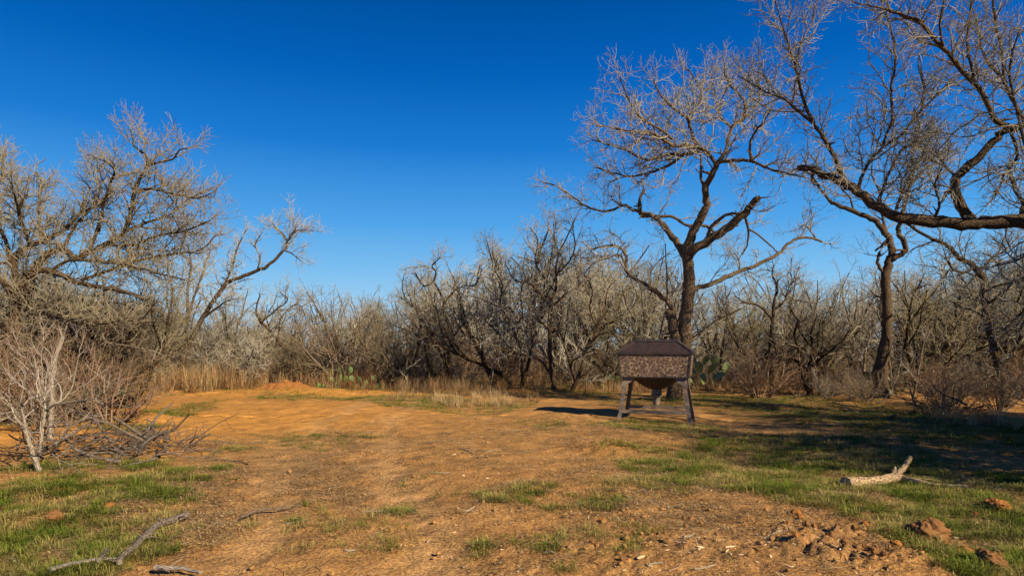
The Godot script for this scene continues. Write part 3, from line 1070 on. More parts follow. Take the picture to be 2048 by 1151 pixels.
func build_forked_tree() -> void:
	rng.seed = 102
	var cfg := palette(Color(0.48, 0.43, 0.38), Color(0.25, 0.22, 0.17), Color(0.33, 0.30, 0.24))
	cfg.slim = 0.78
	traced_tree("bare_tree", "tall dark forked tree right of the feeder with a broken side stub below its fork", 20.6, [
		["trunk", 0.0, 25, 21, 0.0, [1767, 796, 1766, 740, 1774, 680, 1774, 617, 1771, 567, 1777, 529, 1781, 510]],
		["trunk", 0.2, 18, 16, 0.0, [1758, 795, 1752, 745, 1764, 700, 1772, 655]],
		["limb", 1.0, 19, 9, 0.1, [1779, 522, 1784, 500, 1775, 471, 1758, 446, 1742, 437, 1708, 423, 1675, 410, 1658, 400]],
		["limb", 0.8, 8, 3, 0.9, [1660, 401, 1639, 374, 1620, 347, 1590, 340, 1560, 355]],
		["limb", -0.8, 15, 10, 0.1, [1779, 522, 1792, 514, 1811, 500, 1808, 483, 1798, 462, 1800, 442, 1809, 417, 1817, 378]],
		["limb", -0.8, 9, 3, 1.0, [1817, 378, 1826, 339, 1826, 300, 1838, 255, 1830, 215]],
		["limb", 0.9, 8, 3, 1.0, [1817, 378, 1840, 350, 1862, 320, 1890, 300]],
		["limb", 1.2, 8, 3, 1.0, [1775, 471, 1765, 430, 1760, 385, 1745, 350, 1748, 300]],
		["limb", 0.7, 6, 3, 0.8, [1708, 423, 1700, 395, 1680, 370, 1676, 330]],
		["broken_stub", 0.1, 10, 6, 0.1, [1771, 545, 1762, 538, 1756, 521, 1760, 503]],
		["limb", 0.0, 3, 1.5, 0.1, [1757, 512, 1745, 510, 1729, 507]],
		["limb", 0.7, 5, 2, 0.6, [1773, 600, 1750, 590, 1738, 575]],
		["limb", 0.4, 5, 2, 0.3, [1776, 597, 1790, 603, 1802, 594]],
	], cfg, [M.bark, M.twig])

func build_overhanging_tree() -> void:
	rng.seed = 103
	var cfg := palette(Color(0.46, 0.41, 0.36), Color(0.25, 0.22, 0.165), Color(0.32, 0.29, 0.225))
	cfg.slim = 0.8
	cfg.dens = [6.8, 8.0, 8.0]
	cfg.len = [1.35, 0.56, 0.25]
	cfg.rad = [0.019, 0.0095, 0.0055]
	traced_tree("overhanging_tree", "big bare tree at the right edge with a thick dark level limb", 13.8, [
		["trunk", 0.0, 70, 46, 0.0, [2235, 880, 2225, 780, 2205, 640, 2180, 540, 2150, 470]],
		["limb", 0.8, 40, 27, 0.05, [2168, 500, 2110, 448, 2048, 443, 1982, 443, 1926, 447, 1869, 441, 1791, 432]],
		["limb", 0.6, 27, 15, 0.25, [1791, 432, 1752, 410, 1722, 387, 1687, 365, 1652, 352, 1622, 336, 1596, 337]],
		["limb", -0.6, 26, 16, 0.1, [1945, 440, 1917, 402, 1909, 374, 1922, 347, 1952, 321, 1982, 291, 2008, 265, 2048, 248]],
		["limb", -0.8, 15, 6, 0.9, [2048, 248, 2080, 225, 2100, 180, 2090, 120, 2110, 60]],
		["limb", -1.0, 13, 5, 0.8, [1691, 366, 1674, 326, 1652, 282, 1630, 248, 1609, 204, 1596, 152, 1589, 122]],
		["limb", -0.3, 6, 2.5, 1.1, [1589, 122, 1574, 78, 1557, 22, 1545, -20]],
		["limb", 0.3, 5, 2.5, 1.1, [1592, 132, 1602, 87, 1622, 52, 1630, 10]],
		["limb", 0.8, 9, 3, 1.1, [1630, 248, 1591, 217, 1565, 195, 1548, 191, 1516, 174, 1477, 152]],
		["limb", 0.9, 10, 4, 1.0, [1717, 376, 1735, 330, 1765, 295, 1804, 269, 1843, 222, 1878, 187, 1913, 152, 1940, 140]],
		["limb", -0.9, 8, 4, 1.0, [1765, 292, 1774, 269, 1785, 235, 1783, 174, 1791, 130, 1785, 65, 1765, 9, 1760, -30]],
		["limb", 1.3, 9, 3, 1.0, [1757, 405, 1774, 356, 1800, 304, 1822, 290, 1850, 300, 1885, 310]],
		["limb", -1.0, 15, 6, 0.9, [2040, 255, 1995, 243, 1965, 187, 1926, 143, 1887, 96, 1843, 48, 1809, 30, 1770, 18]],
		["limb", 0.4, 5, 2, 1.0, [1809, 30, 1760, 15, 1709, 4, 1690, -15]],
		["limb", 0.7, 10, 5, 0.9, [2055, 245, 2030, 208, 2013, 165, 2000, 87, 1987, 17, 1985, -40]],
		["limb", 0.4, 8, 4, 0.9, [1950, 170, 1941, 122, 1935, 78, 1943, 13, 1940, -30]],
		["limb", 1.3, 9, 4, 1.0, [2020, 258, 2035, 310, 2010, 350, 1990, 395]],
		["limb", 0.9, 8, 3, 1.0, [1920, 360, 1890, 330, 1872, 300, 1880, 260]],
		["limb", -0.7, 7, 3, 1.0, [1887, 96, 1880, 50, 1888, 5]],
		["limb", 1.1, 9, 3, 1.0, [2130, 460, 2080, 480, 2035, 520, 1990, 530]],
		["limb", -1.0, 12, 4, 1.0, [2150, 470, 2100, 400, 2060, 340, 2050, 280, 2020, 150, 2040, 60]],
		["limb", 1.6, 8, 3, 1.0, [1791, 430, 1800, 395, 1822, 350, 1850, 320, 1862, 280]],
		["limb", -0.8, 8, 3, 1.0, [1869, 440, 1880, 405, 1870, 370, 1885, 335]],
		["limb", 1.0, 8, 3, 1.0, [2100, 450, 2060, 420, 2030, 380, 2020, 335, 2035, 300]],
		["limb", 0.8, 8, 3, 1.0, [2150, 480, 2090, 520, 2040, 560, 1985, 575, 1950, 600]],
		["limb", -0.7, 8, 3, 1.0, [2170, 520, 2100, 590, 2050, 620, 2010, 660]],
		["limb", 1.2, 8, 3, 1.0, [2013, 165, 1975, 120, 1960, 70, 1975, 20]],
		["limb", 0.7, 7, 3, 1.0, [1843, 222, 1850, 180, 1838, 130, 1845, 90]],
		["limb", 2.2, 14, 5, 1.0, [2160, 480, 2190, 400, 2180, 300, 2200, 200]],
		["limb", -2.2, 14, 5, 1.0, [2165, 500, 2230, 420, 2280, 330, 2290, 220]],
	], cfg, [M.bark, M.twig])

func build_right_tree() -> void:
	rng.seed = 104
	var cfg := palette(Color(0.36, 0.32, 0.28), Color(0.19, 0.165, 0.125), Color(0.26, 0.235, 0.185))
	cfg.slim = 0.75
	traced_tree("bare_tree", "dark leaning tree near the right edge whose trunk bends left below the level limb", 18.5, [
		["trunk", 0.0, 22, 16, 0.0, [2015, 815, 2005, 760, 1996, 717, 1978, 650, 1969, 596, 1965, 554, 1946, 529]],
		["limb", 0.6, 15, 5, 0.7, [1946, 529, 1917, 513, 1895, 490, 1867, 479, 1829, 458, 1815, 445]],
		["limb", -0.9, 8, 3, 1.0, [1950, 533, 1925, 545, 1900, 530, 1890, 505]],
		["limb", 0.9, 8, 3, 1.0, [1958, 545, 1985, 515, 2010, 500, 2040, 470]],
		["limb", -1.0, 9, 3, 1.0, [1972, 610, 2000, 590, 2030, 560, 2060, 520]],
		["limb", 1.2, 8, 3, 1.0, [1975, 640, 1950, 620, 1925, 615, 1900, 600]],
		["limb", -1.0, 10, 4, 1.0, [2000, 740, 2035, 690, 2050, 640, 2080, 600]],
		["limb", -0.6, 9, 3, 1.0, [2005, 765, 1970, 745, 1940, 748, 1905, 770]],
	], cfg, [M.bark, M.twig])

func build_left_trees() -> void:
	rng.seed = 105
	var cfg := palette(Color(0.40, 0.345, 0.29), Color(0.19, 0.16, 0.11), Color(0.235, 0.205, 0.145))
	cfg.slim = 0.8
	cfg.dens = [11.0, 10.0, 9.0]
	cfg.len = [1.05, 0.52, 0.26]
	cfg.rad = [0.019, 0.009, 0.005]
	traced_tree("spreading_tree", "wide bare brown tree filling the left edge with long low branches", 15.2, [
		["trunk", 0.0, 46, 34, 0.0, [40, 842, 46, 760, 30, 690, 36, 620, 58, 560]],
		["limb", -0.5, 20, 8, 0.7, [30, 690, 26, 600, 0, 559, -40, 520, -60, 450]],
		["limb", -1.2, 17, 7, 0.6, [56, 566, 52, 546, 100, 541, 152, 563, 195, 574, 240, 580, 290, 600]],
		["limb", 0.9, 17, 6, 0.8, [45, 590, 26, 520, 65, 489, 109, 472, 150, 440, 170, 400]],
		["limb", 0.4, 18, 12, 0.4, [58, 560, 87, 512, 126, 498, 148, 515, 178, 505, 209, 489]],
		["limb", -0.6, 13, 8, 0.6, [209, 489, 248, 463, 261, 424, 269, 381, 282, 350]],
		["limb", 0.5, 8, 2.5, 0.7, [282, 350, 295, 328, 291, 310, 268, 292, 264, 275, 261, 258]],
		["limb", -0.5, 7, 2.5, 0.7, [290, 332, 315, 325, 345, 318, 358, 300, 385, 295]],
		["limb", 1.0, 8, 3, 0.9, [255, 459, 304, 441, 348, 424, 372, 400, 405, 385]],
		["limb", -0.9, 8, 2.5, 0.8, [269, 385, 300, 378, 330, 383, 391, 396, 425, 385]],
		["limb", 1.2, 10, 4, 1.0, [100, 475, 78, 463, 78, 400, 80, 360, 72, 345]],
		["limb", -1.4, 9, 3, 1.0, [60, 490, 40, 440, 30, 400, 22, 365]],
		["limb", 0.7, 9, 3, 1.0, [126, 498, 150, 450, 190, 405, 200, 370, 192, 345, 212, 322]],
		["limb", -1.2, 9, 3, 1.0, [178, 505, 200, 440, 208, 400, 222, 362, 228, 338, 205, 318]],
		["limb", 1.6, 9, 3, 1.0, [160, 560, 220, 540, 280, 520, 340, 508, 400, 500, 430, 470]],
		["limb", -1.5, 8, 3, 1.0, [209, 489, 260, 490, 320, 470, 370, 462, 420, 440]],
		["limb", -0.5, 8, 3, 1.0, [100, 541, 140, 520, 190, 522, 250, 530, 310, 545, 370, 560]],
		["limb", 2.0, 10, 3, 1.0, [36, 620, 100, 600, 160, 612, 230, 605, 290, 625]],
		["limb", -2.0, 10, 3, 1.0, [34, 640, 80, 625, 130, 640, 190, 650, 240, 640]],
		["limb", 2.6, 12, 4, 1.0, [40, 600, 10, 480, -20, 420, 0, 360, 5, 310]],
	], cfg, [M.bark, M.twig])
	rng.seed = 106
	cfg = palette(Color(0.44, 0.39, 0.335), Color(0.25, 0.22, 0.175), Color(0.35, 0.32, 0.26))
	cfg.slim = 0.68
	cfg.dens = [6.5, 7.5, 8.0]
	cfg.up = [0.45, 0.2, 0.1]
	traced_tree("leaning_tree", "slender bare tree at the left whose long limb leans right over the clearing's far corner", 28.0, [
		["trunk", 0.0, 17, 15, 0.0, [366, 768, 366, 735, 369, 705, 376, 690]],
		["limb", 0.6, 10, 4, 0.5, [372, 698, 375, 633, 374, 576, 382, 530, 375, 490]],
		["limb", -0.8, 14, 8, 0.15, [376, 690, 404, 637, 430, 598, 452, 568, 478, 555, 513, 541, 539, 528, 565, 502]],
		["limb", 0.3, 6, 2.5, 1.0, [565, 502, 574, 485, 563, 465, 550, 455, 545, 445]],
		["limb", -0.5, 5, 2, 1.0, [573, 488, 585, 465, 600, 460, 626, 461]],
		["limb", 0.5, 5, 2, 0.9, [568, 500, 585, 508, 605, 525]],
		["limb", 0.9, 9, 3, 0.9, [436, 592, 447, 570, 461, 541, 474, 498, 491, 459]],
		["limb", -1.0, 7, 3, 0.8, [404, 637, 440, 610, 458, 600, 475, 598]],
		["limb", 1.2, 8, 3, 0.8, [374, 640, 392, 580, 405, 545, 420, 500]],
		["limb", 0.9, 6, 2.5, 0.9, [374, 650, 350, 610, 340, 560, 330, 530]],
		["limb", -0.9, 5, 2.5, 0.8, [513, 541, 520, 515, 510, 490, 520, 470]],
		["limb", 0.6, 7, 4, 0.3, [368, 720, 380, 680, 384, 640, 400, 600]],
	], cfg, [M.bark, M.twig])

func build_mid_trees() -> void:
	rng.seed = 107
	var cfg := palette(Color(0.46, 0.40, 0.345), Color(0.22, 0.19, 0.15), Color(0.30, 0.275, 0.22))
	cfg.slim = 0.6
	cfg.rad = [0.026, 0.013, 0.0075]
	cfg.seg = [0.2, 0.15, 0.11]
	cfg.tip = 0.005
	traced_tree("thicket_tree", "low arching tree with a dark curved limb behind the orange dirt mound", 29.0, [
		["trunk", 0.0, 12, 10, 0.0, [612, 768, 600, 730, 579, 705, 562, 690, 549, 672]],
		["limb", -0.6, 9, 4, 0.7, [549, 672, 535, 655, 518, 640, 512, 615, 520, 590]],
		["limb", 0.8, 7, 3, 1.0, [555, 680, 560, 640, 580, 615, 600, 610, 612, 640]],
		["limb", -0.9, 6, 3, 1.0, [522, 645, 550, 620, 575, 600, 560, 585]],
		["limb", 0.9, 6, 3, 1.0, [590, 718, 600, 670, 590, 640]],
	], cfg, [M.bark, M.twig])
	traced_tree("thicket_tree", "crooked grey tree in the middle of the far thicket with an arched top limb", 27.0, [
		["trunk", 0.0, 13, 10, 0.0, [908, 772, 900, 735, 897, 703, 905, 670, 890, 630, 886, 600]],
		["limb", 0.8, 9, 4, 0.9, [886, 600, 878, 580, 866, 565, 850, 572, 838, 560, 830, 545]],
		["limb", -0.9, 8, 3, 1.0, [886, 610, 905, 585, 925, 572, 950, 570, 962, 545]],
		["limb", 0.9, 8, 3, 1.0, [893, 640, 870, 640, 845, 620, 820, 610, 805, 580, 808, 550]],
		["limb", -0.6, 7, 3, 1.0, [866, 565, 872, 545, 864, 530, 880, 515]],
		["limb", 1.4, 7, 3, 1.0, [902, 680, 925, 650, 950, 630, 955, 600]],
		["limb", -1.2, 7, 3, 1.0, [868, 760, 850, 700, 856, 660, 838, 630]],
	], cfg, [M.bark, M.twig])
	cfg = palette(Color(0.46, 0.39, 0.33), Color(0.24, 0.205, 0.16), Color(0.34, 0.31, 0.25))
	cfg.slim = 0.6
	cfg.rad = [0.026, 0.013, 0.0075]
	cfg.seg = [0.2, 0.15, 0.11]
	cfg.tip = 0.005
	traced_tree("thicket_tree", "tallest tree of the far thicket with a brown upright trunk left of the feeder", 24.5, [
		["trunk", 0.0, 16, 13, 0.0, [1108, 778, 1104, 740, 1099, 700, 1099, 655, 1101, 623, 1104, 595]],
		["limb", 0.6, 10, 4, 0.9, [1104, 600, 1113, 570, 1112, 540, 1116, 505, 1108, 470, 1112, 450]],
		["limb", -0.8, 8, 3, 1.0, [1101, 615, 1080, 585, 1055, 565, 1030, 560, 1012, 530]],
		["limb", 0.9, 8, 3, 1.0, [1108, 610, 1135, 585, 1160, 572, 1185, 555, 1205, 530]],
		["limb", -0.9, 7, 3, 1.0, [1099, 660, 1075, 640, 1060, 650, 1035, 620]],
		["limb", 1.2, 7, 3, 1.0, [1108, 580, 1085, 550, 1070, 520, 1076, 480, 1060, 455]],
		["limb", -1.2, 7, 3, 1.0, [1112, 550, 1140, 520, 1150, 490, 1145, 455]],
		["limb", 1.2, 8, 3, 0.9, [1104, 665, 1125, 650, 1150, 640, 1180, 625]],
		["limb", -0.5, 9, 4, 0.8, [1100, 745, 1080, 720, 1050, 710, 1010, 700, 985, 690]],
	], cfg, [M.bark, M.twig])
	traced_tree("thicket_tree", "dark slanting many limbed tree between the tall thicket tree and the feeder", 24.0, [
		["trunk", 0.0, 13, 10, 0.0, [1140, 785, 1160, 745, 1172, 700, 1190, 670, 1200, 640]],
		["limb", 0.5, 9, 4, 0.9, [1200, 640, 1210, 610, 1215, 580, 1232, 560]],
		["limb", -0.6, 8, 3, 0.9, [1176, 695, 1195, 672, 1215, 664, 1235, 668]],
		["limb", 0.7, 8, 3, 1.0, [1172, 705, 1150, 680, 1158, 640, 1140, 610]],
		["limb", -0.8, 7, 3, 1.0, [1196, 655, 1180, 620, 1185, 580, 1170, 550]],
		["limb", 0.6, 8, 4, 0.5, [1142, 775, 1160, 755, 1175, 738]],
	], cfg, [M.bark, M.twig])
	traced_tree("thicket_tree", "dark stemmed tree beside the dry grass, left of the tallest thicket tree", 25.0, [
		["trunk", 0.0, 11, 9, 0.0, [1044, 772, 1044, 735, 1040, 700, 1030, 670, 1020, 640]],
		["limb", 0.5, 8, 3, 1.0, [1020, 640, 1000, 610, 1005, 570, 990, 540, 995, 515]],
		["limb", -0.8, 7, 3, 1.0, [1026, 655, 1045, 630, 1040, 590, 1050, 555]],
		["limb", 0.8, 7, 3, 1.0, [1040, 705, 1015, 690, 990, 660, 970, 640]],
		["limb", -0.7, 7, 3, 1.0, [1043, 725, 1065, 690, 1062, 660, 1080, 630]],
	], cfg, [M.bark, M.twig])
	cfg = palette(Color(0.22, 0.19, 0.165), Color(0.16, 0.13, 0.095), Color(0.23, 0.19, 0.14))
	cfg.len = [0.95, 0.45, 0.22]
	traced_tree("thicket_tree", "small dark round tree with a short forked trunk between feeder and forked tree", 21.8, [
		["trunk", 0.0, 15, 12, 0.0, [1620, 790, 1618, 765, 1616, 735]],
		["trunk", 0.4, 8, 6, 0.0, [1617, 785, 1606, 755, 1600, 730, 1602, 705]],
		["limb", 0.7, 8, 3, 1.0, [1616, 738, 1625, 700, 1622, 665, 1635, 630]],
		["limb", -0.7, 8, 3, 1.0, [1617, 738, 1645, 712, 1675, 690, 1700, 660]],
		["limb", 0.5, 8, 3, 1.0, [1614, 738, 1590, 720, 1560, 712, 1545, 680, 1530, 660]],
		["limb", -0.9, 7, 3, 1.0, [1602, 708, 1590, 670, 1595, 640, 1580, 615]],
		["limb", 1.2, 6, 3, 1.0, [1622, 690, 1600, 660, 1604, 620]],
	], cfg, [M.bark, M.twig])
	cfg = palette(Color(0.36, 0.31, 0.265), Color(0.22, 0.185, 0.14), Color(0.33, 0.29, 0.225))
	traced_tree("thicket_tree", "tall thin straight tree between the feeder's cactus and the small dark tree", 22.6, [
		["trunk", 0.0, 10, 7, 0.05, [1541, 792, 1544, 745, 1542, 690, 1546, 640, 1549, 600]],
		["limb", 0.4, 6, 3, 0.9, [1549, 600, 1556, 575, 1545, 550, 1548, 530]],
		["limb", -0.6, 6, 3, 0.9, [1545, 640, 1520, 612, 1490, 605, 1470, 590]],
		["limb", 0.7, 6, 3, 0.9, [1543, 695, 1525, 715, 1512, 730, 1505, 750]],
		["limb", 0.5, 5, 2.5, 0.9, [1547, 620, 1570, 600, 1580, 570, 1600, 555]],
	], cfg, [M.bark, M.twig])
	cfg = palette(Color(0.85, 0.80, 0.72), Color(0.42, 0.38, 0.31), Color(0.40, 0.36, 0.29))
	cfg.len = [0.7, 0.35, 0.18]
	for q in [["pale leaning sapling right of the dark forked tree", 20.3, [1826, 792, 1836, 750, 1845, 705, 1848, 670]], ["thin pale sapling close behind the right side of the forked trunk", 21.2, [1784, 776, 1782, 745, 1778, 715]],
			["white thin stem standing in brush left of the forked trunk", 21.4, [1722, 770, 1730, 720, 1738, 680, 1752, 655]], ["thin pale dead stem in the thicket right of the prickly pears", 26.0, [814, 770, 813, 740, 815, 700, 812, 657]],
			["white bare stem rising behind the middle prickly pears", 27.0, [683, 762, 693, 720, 702, 680, 709, 655]], ["pale upright trunk in the brush behind the leaning tree's left side", 29.0, [302, 760, 304, 690, 304, 640, 308, 600]],
			["pale forked sapling right of the small dark round tree", 22.5, [1640, 782, 1638, 755, 1632, 735, 1622, 715]]]:
		traced_tree("sapling", q[0], q[1], [["trunk", 0.2, 6.0, 3.5, 0.5, q[2]]], cfg, [M.bark, M.twig], "sapling")

func build_dead_shrub() -> void:
	rng.seed = 108
	var cfg := palette(Color(0.88, 0.83, 0.76), Color(0.33, 0.285, 0.24), Color(0.30, 0.25, 0.22))
	cfg.slim = 0.72
	cfg.dens = [7.5, 8.0, 6.0]
	cfg.len = [0.6, 0.28, 0.14]
	cfg.rad = [0.009, 0.005, 0.003]
	cfg.seg = [0.1, 0.08, 0.06]
	cfg.tip = 0.002
	traced_tree("dead_shrub", "bleached leafless shrub with a pale twisted stem in the left foreground", 8.2, [
		["trunk", 0.0, 15, 11, 0.0, [82, 962, 76, 935, 64, 905, 58, 885, 50, 858]],
		["trunk", 0.1, 9, 8, 0.1, [72, 925, 80, 890, 86, 850, 90, 820]],
		["branch", -0.3, 8, 4, 0.6, [50, 858, 30, 838, 12, 836, -14, 850]],
		["branch", 0.3, 8, 4, 0.6, [52, 862, 46, 830, 40, 800, 50, 770]],
		["branch", -0.5, 8, 3.5, 0.5, [90, 820, 110, 808, 140, 804, 175, 799, 198, 792, 214, 781]],
		["branch", -0.1, 3, 2, 0.2, [190, 795, 200, 802, 209, 800]],
		["branch", 0.1, 3.5, 2.5, 0.2, [207, 786, 208, 772, 208, 761]],
		["branch", 0.5, 7, 3, 0.6, [92, 812, 120, 802, 137, 785, 146, 765, 152, 735, 158, 700]],
		["branch", 0.2, 6, 2.5, 0.8, [88, 825, 78, 790, 84, 750, 82, 715, 86, 680]],
		["branch", -0.5, 6, 2.5, 0.8, [88, 815, 66, 790, 50, 765, 60, 730, 40, 700]],
		["branch", -0.6, 6, 2.5, 0.4, [86, 853, 110, 852, 150, 846, 175, 838, 190, 835]],
		["branch", 0.4, 5, 2.5, 0.8, [40, 835, 20, 805, 18, 770, 36, 742]],
		["branch", -0.4, 5, 2, 0.8, [70, 905, 95, 905, 110, 895, 122, 880]],
		["branch", 0.6, 6, 2.5, 0.8, [80, 800, 100, 770, 95, 735, 112, 700]],
	], cfg, [M.deadwood, M.twig], "shrub")
	rng.seed = 109
	traced_tree("dead_tree", "short white rotting trunk standing in the brush behind the bleached shrub", 11.5, [
		["trunk", 0.0, 13, 10, 0.1, [100, 800, 104, 760, 112, 715, 125, 674]],
		["branch", 0.3, 3, 1.5, 0.3, [122, 684, 138, 682, 152, 676]],
	], cfg, [M.deadwood, M.twig], "dead tree")
	traced_tree("dead_branch", "long white bare branch hanging out over the brush left of the leaning tree", 16.0, [
		["branch", 0.0, 4.5, 4, 0.1, [150, 690, 190, 672, 215, 684, 262, 692]],
		["branch", 0.3, 4, 1.5, 0.35, [262, 692, 300, 700, 322, 708, 342, 711]],
	], cfg, [M.deadwood, M.twig], "branch")

# ---------------------------------------------------------------- the thicket round the clearing
func section(px: float) -> String:
	if px < 130: return "at the far left edge"
	if px < 330: return "behind the bleached shrub"
	if px < 470: return "behind the left leaning tree"
	if px < 620: return "behind the dirt mound"
	if px < 790: return "behind the three prickly pears"
	if px < 960: return "in the middle thicket"
	if px < 1230: return "left of the feeder"
	if px < 1400: return "behind the feeder"
	if px < 1560: return "behind the right prickly pear"
	if px < 1740: return "behind the small dark tree"
	if px < 1900: return "behind the forked tree"
	return "at the right edge"

var families := {}       # label without its place in the row -> [[photo x, node], ...]

func member(o: Node3D, px: float, plural: String) -> void:
	if not families.has(plural):
		families[plural] = []
	families[plural].append([px, o])

func name_members() -> void:
	var nth := ["leftmost", "second from left", "third from left", "fourth from left", "fifth from left", "sixth from left", "seventh from left", "eighth from left", "ninth from left", "tenth from left", "eleventh from left", "twelfth from left", "thirteenth from left", "fourteenth from left", "fifteenth from left", "sixteenth from left", "seventeenth from left", "eighteenth from left", "nineteenth from left", "twentieth from left", "seventh from right", "sixth from right", "fifth from right", "fourth from right", "third from right", "second from right"]
	for k in families:
		var a: Array = families[k]
		a.sort_custom(func(p, q): return p[0] < q[0])
		for i in a.size():
			var o: Node3D = a[i][1]
			var place: String
			if a.size() == 1:
				place = "only one"
			elif i == a.size() - 1:
				place = "rightmost"
			elif a.size() == 3 and i == 1:
				place = "middle one"
			else:
				place = nth[mini(i, nth.size() - 1)]
			o.set_meta("label", "%s of the %s" % [place, k])
			o.set_meta("group", k)

func skyline(px: float) -> float:
	var a := [[-400, 560], [0, 520], [150, 560], [300, 560], [400, 590], [470, 575], [520, 600], [570, 610], [600, 605], [650, 565], [690, 560], [730, 600], [760, 610], [790, 555], [830, 545], [870, 525], [950, 520], [1000, 505], [1035, 470], [1080, 455], [1130, 445], [1180, 470], [1260, 500], [1400, 545], [1480, 550], [1600, 535], [1700, 545], [1800, 520], [1900, 520], [2048, 500], [2500, 480]]
	for i in a.size() - 1:
		if px <= a[i + 1][0]:
			return lerpf(a[i][1], a[i + 1][1], clampf((px - a[i][0]) / (a[i + 1][0] - a[i][0]), 0, 1))
	return 500.0

